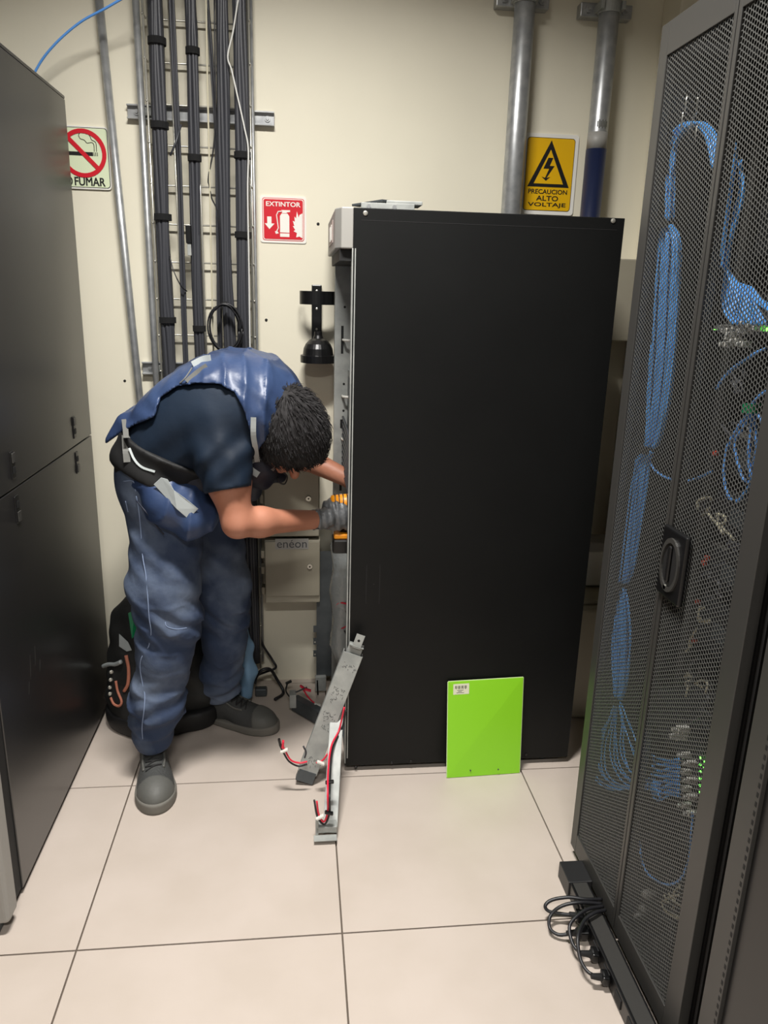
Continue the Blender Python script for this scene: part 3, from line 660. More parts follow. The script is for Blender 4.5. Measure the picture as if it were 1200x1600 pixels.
lead('red and black pair hanging in a loop in front of the upright channel', [
    (yq([(538, 1105), (530, 1140)], 2.03)+yq([(518, 1165)], 1.97)+yq([(513, 1200)], 1.89)+yq([(512, 1240), (512, 1268), (506, 1284), (498, 1272), (495, 1252)], 1.80), 'wire_red'),
    (yq([(541, 1110), (533, 1142)], 2.035)+yq([(520, 1168)], 1.975)+yq([(516, 1205)], 1.895)+yq([(515, 1245), (515, 1270), (507, 1288), (496, 1276), (491, 1250)], 1.80), 'cable_black')],
    [(PY(494, 1244, 1.80), (0, 0, 1), 'plastic_black'), (PY(500, 1277, 1.795), (1, 0, .5), 'white_plastic'), (PY(515, 1222, 1.85), (1, 0, .1), 'plastic_black'), (PY(514, 1270, 1.795), (1, 0, -.3), 'plastic_black')])
lead('short red lead poking out left of the leaning channel', [
    (yq([(512, 1178), (504, 1188), (494, 1192)], 2.0), 'wire_red'), (yq([(476, 1184), (478, 1175), (474, 1166)], 2.03), 'cable_grey')],
    [(PY(484, 1165, 2.06), (.2, 0, 1), 'wire_red'), (PY(501, 1192, 1.99), (1, 0, -.5), 'white_plastic')])

# ---------------------------------------------------------------- gap between the cabinets
t = E('trunking_column', (1.1, 2.5, 0), 'pale upright trunking between the black cabinet and the mesh cabinet', 'trunking')
MB().box(1.02, 1.18, 2.60, 2.72, 1.33, 1.60).build('upper_section', 'grey_box', t, bev=.004)
a, b = PY(915, 862, 2.5), PY(942, 915, 2.5)
t = E('white_wall_box', ((a.x+b.x)/2, 2.55, b.z), 'small white box between the black cabinet and the mesh cabinet', 'electrical box')
MB().box(1.0, 1.15, 2.5, 2.60, b.z, a.z).build('body', 'white_plastic', t, bev=.004)
MB().box(.995, 1.155, 2.495, 2.6, a.z, a.z+.035).build('lid', 'bezel', t, bev=.004)
t = E('battery_case', (1.06, 2.44, 0), 'grey case standing on the floor in the gap below the white box', 'case')
MB().box(.96, 1.16, 2.36, 2.58, .0, .44).build('case', 'grey_box', t, bev=.02, segs=4)
MB().box(.97, 1.15, 2.38, 2.56, .44, .455).build('case_lid', 'grey_box', t, bev=.006)

# ---------------------------------------------------------------- right server cabinet with mesh doors
XR = .738; YA, YB, YC = 1.695, 1.398, 1.094; ZT, ZB = 2.004, .03
def perf(name, y0, y1, z0, z1, parent, m='mesh_black', pitch=.0091, hole=.83, th=.0013):
    """sheet of staggered hexagonal holes in the plane X = XR+.004"""
    rp = pitch*math.sqrt(3)/2
    ny, nz = int((y1-y0)/rp), int((z1-z0)/pitch)
    J, K = np.meshgrid(np.arange(ny+1), np.arange(nz+1), indexing='ij')
    cy = y0+J*rp; cz = z0+(K+.5*(J % 2))*pitch
    cy = cy.ravel(); cz = cz.ravel(); n = len(cy)
    R = pitch/math.sqrt(3); a = np.radians(np.arange(6)*60.)
    def rg(r, x): return np.stack([np.full((n, 6), x), cy[:, None]+r*np.cos(a), cz[:, None]+r*np.sin(a)], -1)
    v = np.concatenate([rg(R, XR+.004), rg(R*hole, XR+.004), rg(R*hole, XR+.004+th)], 1)
    v[..., 1] = np.clip(v[..., 1], y0, y1); v[..., 2] = np.clip(v[..., 2], z0, z1)
    i = np.arange(6); j = (i+1) % 6
    q = np.concatenate([np.stack([i, j, j+6, i+6], -1), np.stack([i+6, j+6, j+12, i+12], -1)])
    f = (np.arange(n)[:, None, None]*18+q[None]).reshape(-1, 4)
    return raw_mesh(name, v.reshape(-1, 3), f, m, parent, smooth=False)
t = E('server_cabinet', (1.25, 1.4, 0), 'tall cabinet with see-through perforated black double doors at the right', 'server cabinet')
RC = t
MB().box(.765, 1.78, YA+.022, YA+.032, ZB, ZT-.01).build('side_panel', 'black_paint', t)
MB().box(.765, 1.78, YC-.014, YC-.006, ZB, ZT-.01).build('side_panel', 'pit_black', t)
MB().box(.765, 1.78, YC-.006, YA+.012, ZT-.02, ZT-.008).build('roof', 'black_paint', t)
MB().box(.765, 1.78, YC-.006, YA+.012, ZB, ZB+.014).build('base', 'black_paint', t)
MB().box(1.77, 1.78, YC-.006, YA+.012, ZB+.014, ZT-.02).build('front_panel', 'pit_black', t)
for y in (YC+.0, YA-.03): MB().box(.764, .79, y, y+.03, ZB+.014, ZT-.02).build('post', 'pit_black', t)
for y in (1.16, 1.60): MB().box(.93, .95, y, y+.025, ZB+.014, ZT-.02).build('mounting_rail', 'frame_grey', t)
for (y0, y1, bf, bn, lab) in ((YB+.0015, YA, .036, .010, 'far perforated door leaf'), (YC, YB-.0015, .012, .054, 'near perforated door leaf with handle')):
    d = MB(); x0, x1 = XR, XR+.022
    d.box(x0, x1, y1-bf, y1, ZB, ZT); d.box(x0, x1, y0, y0+bn, ZB, ZT)
    d.box(x0, x1, y0+bn, y1-bf, ZT-.062, ZT); d.box(x0, x1, y0+bn, y1-bf, ZB, ZB+.055)
    do = d.build('door', 'frame_grey', t, bev=.0012); tag(do, lab)
    perf('perforated_sheet', y0+bn-.002, y1-bf+.002, ZB+.053, ZT-.06, do)
    if bn > .03:
        hc = PX(1057, 884, XR); hz = hc.z
        yh = (YB-.003+PX(1078, 870, XR).y)/2; wh = abs(YB-.003-yh)
        h0 = MB().box(XR-.011, XR, yh-wh, yh+wh, hz-.072, hz+.072).build('handle', 'plastic_black', do, bev=.008, segs=3)
        dish = MB(); n_ = 32
        for k in range(n_):
            q0, q1 = 2*math.pi*k/n_, 2*math.pi*(k+1)/n_
            P = [Vector((XR-.011, yh+c_*math.cos(q)*wh*.78, hz+c_*math.sin(q)*.055)) for q, c_ in ((q0, .82), (q0, 1), (q1, 1), (q1, .82))]
            dish.prism(P, (-.004, 0, 0))
        dish.build('oval_rim', 'frame_grey', h0)
        MB().prism([Vector((XR-.0112, yh+math.cos(2*math.pi*k/24)*wh*.62, hz+math.sin(2*math.pi*k/24)*.045)) for k in range(24)], (-.0004, 0, 0)).build('oval_recess', 'pit_black', h0)
        MB().lathe((XR-.011, yh+.006, hz-.048), (-1, 0, 0), [(0, .005), (.004, .005)], 12).build('key_barrel', 'zinc', h0)
        MB().box(XR-.019, XR-.011, yh-.005, yh+.005, hz-.035, hz+.040).build('lever', 'plastic_black', h0, bev=.004)
for x in (.80, 1.7):
    for y in (YC+.05, YA-.05): MB().lathe((x, y, 0), (0, 0, 1), [(0, .022), (.032, .02)], 14).build('levelling_foot', 'frame_grey', t)

def pxl(seq, X): return [PX(x, y, X) for x, y in seq]
def strands(paths, label, parent_group='blue network cable bundles', r=.0032, ties=(), X=.775, m='blue'):
    t = E('network_cable_bundle', paths[0][len(paths[0])//2], label, 'cable bundle', parent_group)
    k = MB()
    for p in paths: k.tube(spline(p, 6), r, 6)
    k.build('cables', m, t, smooth=True)
    for c, d, rr in ties: MB().lathe(c-d*.008, d, [(0, rr*.9), (0, rr), (.016, rr), (.016, rr*.9)], 14).build('velcro_strap', 'velcro', t)
    return t
def ribbon(cen, wid, n, X=.772, jit=.2, seed=0, depth=.012):
    """n strands side by side following px centre line with px half widths"""
    rg = random.Random(seed); out = []
    for k in range(n):
        u = (k+.5)/n*2-1; ph = rg.uniform(0, 6.28); xx = X+rg.uniform(0, depth)
        out.append([PX(c[0]+w*1.15*(u+jit*math.sin(ph+i*1.3)/n*2), c[1], xx) for i, (c, w) in enumerate(zip(cen, wid))])
    return out
def tie_at(px, py, X, rr=.02): return (PX(px, py, X), Vector((0, .02, 1)).normalized(), rr)
strands(ribbon([(1041, 345), (1041, 300), (1043, 250), (1050, 222), (1066, 200), (1088, 192), (1106, 205), (1116, 228), (1118, 262)], [10, 12, 11, 10, 9, 8, 8, 8, 4], 9, seed=1),
        'blue cable bundle arching over at the top behind the far mesh door leaf', ties=[tie_at(1041, 350, .778, .022)])
strands(ribbon([(1042, 352), (1045, 380), (1042, 450), (1037, 540), (1030, 620), (1022, 680), (1016, 700)], [8, 17, 19, 18, 16, 11, 8], 13, seed=2),
        'longest blue cable bundle hanging straight behind the far mesh door leaf', ties=[tie_at(1013, 703, .778, .02)])
strands(ribbon([(1014, 706), (1003, 725), (994, 770), (985, 830), (977, 890), (972, 912)], [6, 12, 15, 14, 12, 8], 10, seed=3),
        'blue cable bundle beside the door handle, between the two middle straps', ties=[tie_at(971, 915, .778, .02)])
strands(ribbon([(970, 918), (970, 945), (971, 990), (970, 1040), (969, 1075), (966, 1092)], [7, 11, 13, 12, 9, 6], 9, seed=4),
        'blue cable bundle just above the fanned out ends', ties=[tie_at(965, 1094, .778, .018)])
fan = []
for k in range(13):
    u = k/12*2-1
    w_ = rng.uniform(-5, 5, 6); fan.append(pxl([(965+4*u, 1096), (962+18*u+w_[0], 1130), (958+38*u+w_[1], 1170), (964+44*u+w_[2], 1200+14*abs(u)+w_[3]), (990+34*u+w_[4], 1226-8*u), (1032, 1234+12*u+w_[5])], .775+.001*(k % 4)))
strands(fan, 'blue cables fanning out and sweeping right near the bottom of the far leaf', r=.0022)
strands([pxl(s, .776+.003*i) for i, s in enumerate([
    [(1147, 222), (1150, 250), (1143, 290), (1136, 350), (1130, 400), (1128, 418)], [(1148, 225), (1146, 260), (1140, 300), (1134, 345), (1128, 400), (1126, 418)],
    [(1155, 250), (1161, 280), (1160, 310), (1151, 345), (1140, 385), (1134, 418)], [(1158, 250), (1158, 290), (1152, 330), (1142, 370), (1138, 400), (1136, 418)],
    [(1156, 252), (1156, 300), (1147, 335), (1142, 372), (1134, 400), (1131, 418)]])], 'blue cable bundle hanging high behind the near mesh door leaf', ties=[tie_at(1130, 408, .785, .014)])
fan = []
for k in range(10):
    u = k/9
    fan.append(pxl([(1131+7*u, 412), (1133+10*u, 432), (1128+38*u, 462-8*u), (1133+50*u, 488-6*u), (1146+52*u, 506+2*u)], .78+.002*(k % 5)))
for k in range(4): fan.append(pxl([(1137, 416), (1150, 440), (1166+3*k, 456-2*k), (1190, 478-3*k), (1215, 492-4*k)], .79+.002*k))
strands(fan, 'blue cables spreading to white plugs high in the near door leaf', r=.0022)
strands([pxl([(1117, 418), (1115, 430), (1116, 450), (1113, 470)], .78)], 'thin blue cable just left of the spreading blue cables', r=.002)
for pts, lab in (([(1196, 545), (1180, 552), (1160, 565), (1140, 580), (1126, 597), (1120, 608)], 'blue cable sloping down left below the white plugs'),
               ([(1204, 608), (1190, 616), (1178, 628), (1173, 640)], 'short blue cable above the green tie at the right'),
               ([(1013, 712), (1018, 728), (1030, 740), (1046, 748), (1070, 752), (1092, 746), (1112, 736)], 'single blue cable swinging from the bundle strap towards the handle side'),
               ([(1000, 1315), (1003, 1345), (1015, 1368), (1040, 1382), (1062, 1375), (1074, 1350), (1080, 1310), (1082, 1270)], 'blue cable drooping in a wide loop near the bottom of the near leaf')):
    strands([pxl(pts, .78)], lab, r=.0026, m='blue2')
cb = [[(1173, 640), (1155, 665), (1136, 700), (1131, 740), (1136, 770), (1143, 782)], [(1174, 642), (1160, 670), (1148, 690), (1152, 720), (1160, 745), (1166, 752)],
      [(1175, 642), (1172, 680), (1170, 720), (1174, 745), (1170, 755)], [(1178, 640), (1190, 660), (1186, 700), (1180, 740), (1160, 775), (1150, 784)],
      [(1178, 644), (1182, 690), (1178, 720), (1172, 745)], [(1180, 642), (1196, 664), (1200, 690)]]
ct = strands([pxl(s, .782+.003*i) for i, s in enumerate(cb)], 'loops of blue cable below a green tie at the right edge of the near leaf', r=.0028, m='blue2')
MB().lathe(PX(1174, 638, .785), (0, .1, 1), [(-.008, .012), (-.008, .015), (.008, .015), (.008, .012)], 12).build('green_tie', 'green', ct)
fan = []
for k in range(14):
    fan.append(pxl([(1018+2*(k % 3), 1180+5*k), (1030, 1185+4.6*k+6*(k % 2)), (1046, 1188+4.2*k), (1062, 1186+4.5*k)], .78+.002*(k % 3)))
strands(fan, 'row of short blue patch leads into white plugs low in the near leaf', r=.0026)
# plugs, leds, equipment behind the doors
def plug(px, py, X, col='white_plastic', label='', grp='white plugs behind the mesh doors', s=1.0):
    t = E('network_plug', PX(px, py, X), label, 'plug', grp)
    c = PX(px, py, X); MB().obox(c, (.010*s, 0, 0), (0, .0055*s, 0), (0, 0, .0055*s)).build('body', col, t, bev=.001)
    MB().obox(c+Vector((-.014*s, 0, 0)), (.005*s, 0, 0), (0, .0035*s, 0), (0, 0, .0035*s)).build('boot', 'cable_white', t, bev=.001)
ORD = ['first', 'second', 'third', 'fourth', 'fifth', 'sixth', 'seventh', 'lowest']
for k in range(9):
    plug(1132+9*(k % 5)+6*(k//5), 512+5*(k % 3)+16*(k//5), .80, label='white plug under the upper blue fan, %s from the left in its %s row' % (ORD[k % 5], ('upper', 'lower')[k//5]))
for k in range(3): plug(1172+10*k, 505+4*k, .80, label='white plug below the green tag, %s from the left of three' % ORD[k])
for k in range(8): plug(1072+(k % 2)*9, 1180+13*k, .80, label='white plug ending the low blue leads, %s from the top of the column' % ORD[k])
for x, y, l in ((1067, 1140, 'upper'), (1064, 1150, 'lower')): plug(x, y, .80, label='larger white plug hanging above the low plug column, %s of two' % l, s=1.3)
o = MB().obox(PX(1170, 490, .79), (.002, 0, 0), (0, .016, .004), (0, -.004, .014)).build('green_tag', 'green', bev=.001); tag(o, 'green tag among the upper blue cables', 'tag')
t = E('network_switch', (1.2, 1.4, PX(1100, 1215, .84).z), 'dark network switch with a column of green lights low in the near leaf', 'network switch')
zc = PX(1100, 1215, .84).z
MB().box(.86, 1.3, 1.185, 1.60, zc-.045, zc+.045).build('body', 'gear', t, bev=.002)
for k in range(12):
    p = PX(1094+6*(k % 2), 1184+5.4*k, .855); MB().obox(p, (.0015, 0, 0), (0, .0022, 0), (0, 0, .0016)).build('green_light', 'led', t)
for x, y in ((1118, 513), (1199, 515)):
    p = PX(x, y, .80); o = MB().obox(p, (.002, 0, 0), (0, .003, 0), (0, 0, .003)).build('status_light', 'led'); tag(o, 'small green light left of the white plugs' if x < 1150 else 'small green light at the right edge near the white plugs', 'light')
for k, (x, y) in enumerate(((1105, 872), (1100, 880), (1090, 940), (1085, 1001), (1118, 708))):
    o = MB().obox(PX(x, y, .80), (.003, 0, 0), (0, .005, 0), (0, 0, .004)).build('red_tab', 'led_red')
    tag(o, ['small red tab right of the door handle, upper of a pair', 'small red tab right of the door handle, lower of a pair', 'small red tab below the door handle', 'lowest small red tab behind the near leaf', 'small red tab above the door handle by the blue loops'][k], 'tab')
zz = [(.12, .26, 'gear_grey', 'grey server lowest in the mesh cabinet'), (.30, .42, 'gear', 'dark server second from the bottom of the mesh cabinet'), (.68, .80, 'gear', 'dark server below the handle height'),
      (.84, .93, 'gear_grey', 'grey server just below the handle'), (.97, 1.06, 'gear', 'dark server level with the handle'), (1.1, 1.19, 'gear_grey', 'grey server just above the handle'), (1.40, 1.49, 'gear', 'dark server level with the white plug cluster'), (1.56, 1.70, 'gear', 'dark server near the top of the mesh cabinet')]
for a, b, m_, lab in zz:
    t = E('rack_server', (1.25, 1.4, a), lab, 'server', 'servers in the mesh cabinet')
    MB().box(.96, 1.6, 1.19, 1.60, a, b).build('chassis', m_, t, bev=.002)
    MB().box(.952, .96, 1.17, 1.62, a+.003, b-.003).build('face', 'gear', t, bev=.001)
    for k in range(3): MB().box(.948, .953, 1.23+.12*k, 1.29+.12*k, (a+b)/2-.02, (a+b)/2+.02).build('power_supply', 'steel_dark', t, bev=.001)
# grey looms on the rear of the servers
rg = random.Random(11)
for k, (x, y, n) in enumerate(((1120, 800, 4), (1150, 860, 5), (1110, 905, 3), (1102, 965, 3), (1095, 1030, 3), (1100, 1090, 5), (1085, 1075, 3), (1140, 590, 3), (1135, 650, 2), (1050, 1400, 4), (1030, 1440, 4), (1010, 1400, 3))):
    m = MB()
    for j in range(n):
        a = (x+rg.uniform(-14, 14), y+rg.uniform(-18, 18)); pts = [a]
        for q in range(4): pts.append((pts[-1][0]+rg.uniform(-14, 16), pts[-1][1]+rg.uniform(-6, 18)))
        m.tube([Vector((v.x, v.y, max(v.z, .05))) for v in spline(pxl(pts, .80+.01*j), 5)], .0028, 6)
    o = m.build('grey_cable', 'cable_grey' if k % 3 else 'cable_beige', smooth=True)
    tag(o, 'dim grey cables tangled behind the near mesh leaf, number of loops small', 'cable', 'dim grey cables behind the mesh doors'); 
    o['label'] = 'dim grey cable tangle behind the mesh doors, '+['level with the top of the door handle', 'right of the door handle', 'just below the door handle', 'between the two red tabs below the handle', 'below the lowest red tab', 'right above the column of low plugs', 'left above the low plugs',
        'right below the upper white plugs', 'left of the green tie', 'near the bottom by the round plug', 'near the bottom below the drooping loop', 'furthest left near the bottom'][k]
for k, (x, y) in enumerate(((1012, 1398), (1006, 1420), (998, 1432))):
    t = E('power_plug', PX(x, y, .80), ['round pale plug low inside the mesh cabinet', 'pale plug below the round one inside the mesh cabinet', 'lowest pale plug inside the mesh cabinet'][k], 'plug')
    MB().lathe(PX(x, y, .80), (-1, 0, .2), [(-.015, .012), (.006, .012), (.014, .006)], 12).build('body', 'bezel', t, smooth=True)
m = MB()
for k, (x, y) in enumerate(((1074, 150), (1091, 152), (1068, 175), (1084, 178), (1079, 193), (1090, 196))): m.tube(pxl([(x, y), (x-2, y+10), (x-3, y+26)], .765), .0016, 6)
o = m.build('cable_hook', 'zinc', smooth=True); tag(o, 'bright wire hooks above the arching blue bundle', 'hook')

# ---------------------------------------------------------------- next dark cabinet at the right edge
t = E('server_cabinet', (1.25, .6, 0), 'nearest dark cabinet at the right edge with a slotted door edge', 'server cabinet')
MB().box(.80, 1.78, .30, 1.045, .03, 2.0).build('body', 'pit_black', t)
d = MB().box(XR, XR+.02, .985, 1.036, .03, 2.0).build('door_frame', 'frame_grey', t, bev=.001)
sl = MB()
for k in range(110): sl.box(XR-.0004, XR+.001, .978+.010, .978+.015, .05+.0175*k, .05+.0175*k+.009)
sl.build('slot_row', 'pit_black', d)
MB().box(XR+.008, XR+.014, .30, .985, .03, 2.0).build('door_panel', 'plastic_black', t)
MB().box(.77, .79, 1.052, 1.062, .03, 2.0).build('edge_strip', 'frame_grey', t)
for x in (.83, 1.7):
    for y in (.36, .98): MB().lathe((x, y, 0), (0, 0, 1), [(0, .022), (.032, .02)], 14).build('levelling_foot', 'frame_grey', t)
hp = Vector((.775, 1.057, .93)); MB().lathe(hp, (-1, 0, 0), [(0, .004), (.006, .004)], 10).build('hinge_pin', 'zinc', t)

# ---------------------------------------------------------------- power strip on the floor
a, b = Vector((.704, 1.572, .024)), Vector((.700, .92, .024)); d = (b-a).normalized(); s = Vector((-d.y, d.x, 0))
if s.x > 0: s = -s
t = E('power_strip', (.69, 1.3, 0), 'long black power strip lying on the floor along the mesh doors', 'power strip')
MB().obox((a+b)/2, (b-a)/2, s*.024, (0, 0, .021)).build('housing', 'plastic_black', t, bev=.002)
MB().obox(a-d*.0-s*.003, d*.038, s*.031, (0, 0, .0235)).build('end_box', 'black_paint', t, bev=.002)
MB().obox((a+b)/2+Vector((0, 0, .0215)), (b-a)*.44, s*.018, (0, 0, .001)).build('cover_plate', 'frame_grey', t)
for k in range(7):
    MB().obox(a+d*(.09+.065*k)+s*.0245, d*.016, s*.002, (0, 0, .012)).build('socket', 'pit_black', t, bev=.001)
def zq(seq): return [PZ(x, y, z) for x, y, z in seq]
cords = [([(940, 1405, .05), (915, 1405, .06), (889, 1402, .06), (863, 1406, .05), (852, 1415, .04), (858, 1424, .03), (880, 1428, .03), (897, 1430, .03)], 'black cord curling furthest left beside the power strip'),
         ([(940, 1412, .05), (905, 1410, .06), (877, 1416, .05), (860, 1431, .03), (859, 1450, .02), (871, 1460, .015), (885, 1460, .02), (893, 1458, .025)], 'black cord making a round loop on the floor'),
         ([(942, 1416, .05), (920, 1420, .06), (903, 1430, .06), (890, 1447, .05), (894, 1473, .035), (905, 1487, .03), (915, 1490, .03)], 'black cord bending down to the middle plug of the strip'),
         ([(946, 1422, .05), (930, 1426, .06), (913, 1438, .06), (903, 1463, .06), (906, 1496, .04), (917, 1517, .03), (932, 1526, .03)], 'black cord bending down to the nearest plug of the strip')]
for i, (pts, lab) in enumerate(cords):
    P = zq(pts); t = E('plug_cable', P[-1], lab, 'power cord', 'cords of the power strip')
    MB().tube(spline(P, 8), .0042, 8).build('cord', 'cable_black', t, smooth=True)
    e = P[-1]; yy = e.y; tgt = Vector((a.x+(yy-a.y)/(b.y-a.y)*(b.x-a.x)-.026, yy-.002, .026)); dd = (tgt-e).normalized(); L = (tgt-e).length
    MB().lathe(e, dd, [(-.012, .006), (.012, .0085), (.012, .0115), (L*.55, .014)], 12).build('plug_neck', 'rubber', t, smooth=True)
    MB().obox(e+dd*(L*.72), dd*max(L*.26, .008), (-dd.y*.014, dd.x*.014, 0), (0, 0, .011)).build('plug_body', 'plastic_black', t, bev=.003)

# ---------------------------------------------------------------- signed distance modelling
def V(*a): return np.array(a, dtype=np.float32)
def cap(p, a, b, ra, rb):
    a = np.asarray(a, dtype=np.float32); b = np.asarray(b, dtype=np.float32); ba = b-a
    h = np.clip(((p-a)@ba)/max(float(ba@ba), 1e-9), 0, 1)
    return np.linalg.norm(p-a-h[..., None]*ba, axis=-1)-(ra+(rb-ra)*h)
def chain(p, pts, rs, k=.02):
    d = None
    for i in range(len(pts)-1):
        e = cap(p, pts[i], pts[i+1], rs[i], rs[i+1]); d = e if d is None else smin(d, e, k)
    return d
def ell(p, c, ax, r):
    ax = np.asarray(ax, dtype=np.float32); q = (p-np.asarray(c, dtype=np.float32))@ax.T; r = np.asarray(r, dtype=np.float32)
    k0 = np.linalg.norm(q/r, axis=-1); k1 = np.linalg.norm(q/(r*r), axis=-1)
    return k0*(k0-1)/np.maximum(k1, 1e-6)
def smin(a, b, k):
    h = np.clip(.5+.5*(b-a)/k, 0, 1); return b+(a-b)*h-k*h*(1-h)
def smax(a, b, k): return -smin(-a, -b, k)
def half(p, c, n):
    n = np.asarray(n, dtype=np.float32); n = n/np.linalg.norm(n); return (p-np.asarray(c, dtype=np.float32))@n
def sdpoly(u, v, P):
    """2d polygon distance, negative inside"""
    P = np.asarray(P, dtype=np.float32); d = np.full(u.shape, 1e9, dtype=np.float32); s = np.ones(u.shape, dtype=np.float32); n = len(P)
    for i in range(n):
        a = P[i]; b = P[i-1]; e = b-a; wu, wv = u-a[0], v-a[1]; t_ = np.clip((wu*e[0]+wv*e[1])/(e@e), 0, 1)
        d = np.minimum(d, (wu-e[0]*t_)**2+(wv-e[1]*t_)**2)
        c1 = v >= a[1]; c2 = v < b[1]; c3 = e[0]*wv > e[1]*wu; f = (c1 & c2 & c3) | (~c1 & ~c2 & ~c3); s = np.where(f, -s, s)
    return s*np.sqrt(d)
def snet(fn, lo, hi, h):
    ax = [np.arange(lo[i], hi[i]+h, h, dtype=np.float32) for i in range(3)]; n = [len(a) for a in ax]
    val = np.empty(n, dtype=np.float32); Yg, Zg = np.meshgrid(ax[1], ax[2], indexing='ij')
    for i0 in range(0, n[0], 16):
        xs = ax[0][i0:i0+16]
        p = np.empty((len(xs), n[1], n[2], 3), dtype=np.float32); p[..., 0] = xs[:, None, None]; p[..., 1] = Yg; p[..., 2] = Zg
        val[i0:i0+16] = fn(p)
    val[0] = val[-1] = 1; val[:, 0] = val[:, -1] = 1; val[:, :, 0] = val[:, :, -1] = 1
    ins = val < 0
    C = [(i, j, k) for i in (0, 1) for j in (0, 1) for k in (0, 1)]
    sh = (n[0]-1, n[1]-1, n[2]-1)
    cnt = np.zeros(sh, dtype=np.int8)
    for c in C: cnt += ins[c[0]:c[0]+sh[0], c[1]:c[1]+sh[1], c[2]:c[2]+sh[2]]
    act = np.argwhere((cnt > 0) & (cnt < 8)); idx = -np.ones(sh, dtype=np.int32); idx[act[:, 0], act[:, 1], act[:, 2]] = np.arange(len(act))
    vals = {c: val[act[:, 0]+c[0], act[:, 1]+c[1], act[:, 2]+c[2]] for c in C}
    acc = np.zeros((len(act), 3)); num = np.zeros(len(act))
    for a in C:
        for k in range(3):
            if a[k] == 0:
                b = list(a); b[k] = 1; b = tuple(b); va, vb = vals[a], vals[b]; m = (va < 0) != (vb < 0)
                t_ = np.where(m, va/np.where(m, va-vb, 1), 0)
                pos = np.array(a, dtype=float)[None]+t_[:, None]*(np.array(b)-np.array(a))[None]
                acc += pos*m[:, None]; num += m
    v = (act+acc/num[:, None])*h+np.array([ax[0][0], ax[1][0], ax[2][0]])
    F = []
    for k in range(3):
        o1, o2 = [(1, 2), (2, 0), (0, 1)][k]
        sl0 = [slice(None)]*3; sl1 = [slice(None)]*3; sl0[k] = slice(0, -1); sl1[k] = slice(1, None)
        ch = np.argwhere(ins[tuple(sl0)] != ins[tuple(sl1)])
        ch = ch[(ch[:, o1] > 0) & (ch[:, o2] > 0) & (ch[:, o1] < sh[o1]) & (ch[:, o2] < sh[o2])]
        pos = ins[ch[:, 0], ch[:, 1], ch[:, 2]]
        def g_(d1, d2):
            q = ch.copy(); q[:, o1] += d1; q[:, o2] += d2; return idx[q[:, 0], q[:, 1], q[:, 2]]
        f = np.stack([g_(-1, -1), g_(0, -1), g_(0, 0), g_(-1, 0)], -1)
        f = np.where(pos[:, None], f, f[:, ::-1]); F.append(f)
    F = np.concatenate(F); return v, F[(F >= 0).all(1)]
def sdf_obj(name, fn, lo, hi, h, m, parent, label=None):
    v, f = snet(fn, lo, hi, h); o = raw_mesh(name, v, f, m, parent)
    if label: o['label'] = label
    return o
def hit(x, y, fn, d0=1.4, d1=3.2):
    """first point of the surface fn met by the sight line of a photo point"""
    r = ray(x, y).normalized(); t_ = d0; best = (9, d0)
    for _ in range(120):
        p = CAM+r*t_; d = float(fn(np.array([[p.x, p.y, p.z]], dtype=np.float32))[0])
        if d < best[0]: best = (d, t_)
        if d < .0008: return p
        if t_ > d1: break
        t_ += max(d*.7, .0008)
    return CAM+r*best[1]      # grazes the outline: nearest approach
def q3(x, y, Y): p = PY(x, y, Y); return np.array([p.x, p.y, p.z], dtype=np.float32)
def wave(p, dr, f, ph=0): dr = np.asarray(dr, dtype=np.float32); return np.sin((p@(dr/np.linalg.norm(dr)))*f+ph)

# ---------------------------------------------------------------- backpack behind the man
t = E('backpack', PZ(215, 1130), 'black backpack on the floor behind the near leg, with a green item and coral straps', 'backpack')
BX0, BX1, BYc = -.655, -.47, 2.47
def f_pack(p):
    d = cap(p, (BX0+.10, BYc, .12), (BX0+.115, BYc+.02, .35), .105, .10)
    d = smin(d, cap(p, (BX1+.10, BYc, .12), (BX1+.02, BYc+.02, .33), .10, .09), .05)
    d = smin(d, cap(p, (-.52, BYc-.02, .10), (-.50, BYc, .37), .12, .10), .06)
    d = smax(d, half(p, (0, 0, .028), (0, 0, -1)), .02)
    return d+.004*wave(p, (1, .4, 1.6), 70)*wave(p, (-1, .5, .7), 43)
sdf_obj('bag_body', f_pack, (BX0-.02, BYc-.16, .0), (-.10, BYc+.16, .50), .008, 'pack', t)
def f_base(p):
    d = smin(cap(p, (BX0+.10, BYc-.01, .05), (-.50, BYc-.03, .05), .115, .125), cap(p, (-.50, BYc-.03, .05), (BX1+.09, BYc-.01, .05), .125, .11), .03)
    return smax(smax(d, half(p, (0, 0, .075), (0, 0, 1)), .01), half(p, (0, 0, .002), (0, 0, -1)), .01)
sdf_obj('rubber_base', f_base, (BX0-.03, BYc-.17, -.01), (-.12, BYc+.14, .10), .008, 'rubber', t)
def on(x, y, fn, d=.003): h_ = hit(x, y, fn); return h_-ray(x, y).normalized()*d
def quad_on(name, m, pts, fn, par, th=.004):
    P = [on(x, y, fn, .004) for x, y in pts]; n_ = -ray(*pts[0]).normalized(); return MB().prism(P, n_*th).build(name, m, par, bev=.001)
quad_on('green_item', 'green', [(200, 958), (211, 953), (214, 990), (206, 998)], f_pack, t, .012)
quad_on('grey_patch', 'trim', [(186, 990), (200, 1003), (206, 1016), (198, 1018), (186, 1010)], f_pack, t)
MB().tube(spline([on(x, y, f_pack, .005) for x, y in ((197, 1024), (201, 1045), (200, 1068), (194, 1080))], 6), .006, 6).build('coral_strap', 'coral', t, smooth=True)
MB().tube(spline([on(x, y, f_pack, .006) for x, y in ((181, 1064), (184, 1080), (190, 1096), (186, 1103), (178, 1100), (173, 1090))], 6), .0045, 6).build('coral_strap', 'coral', t, smooth=True)
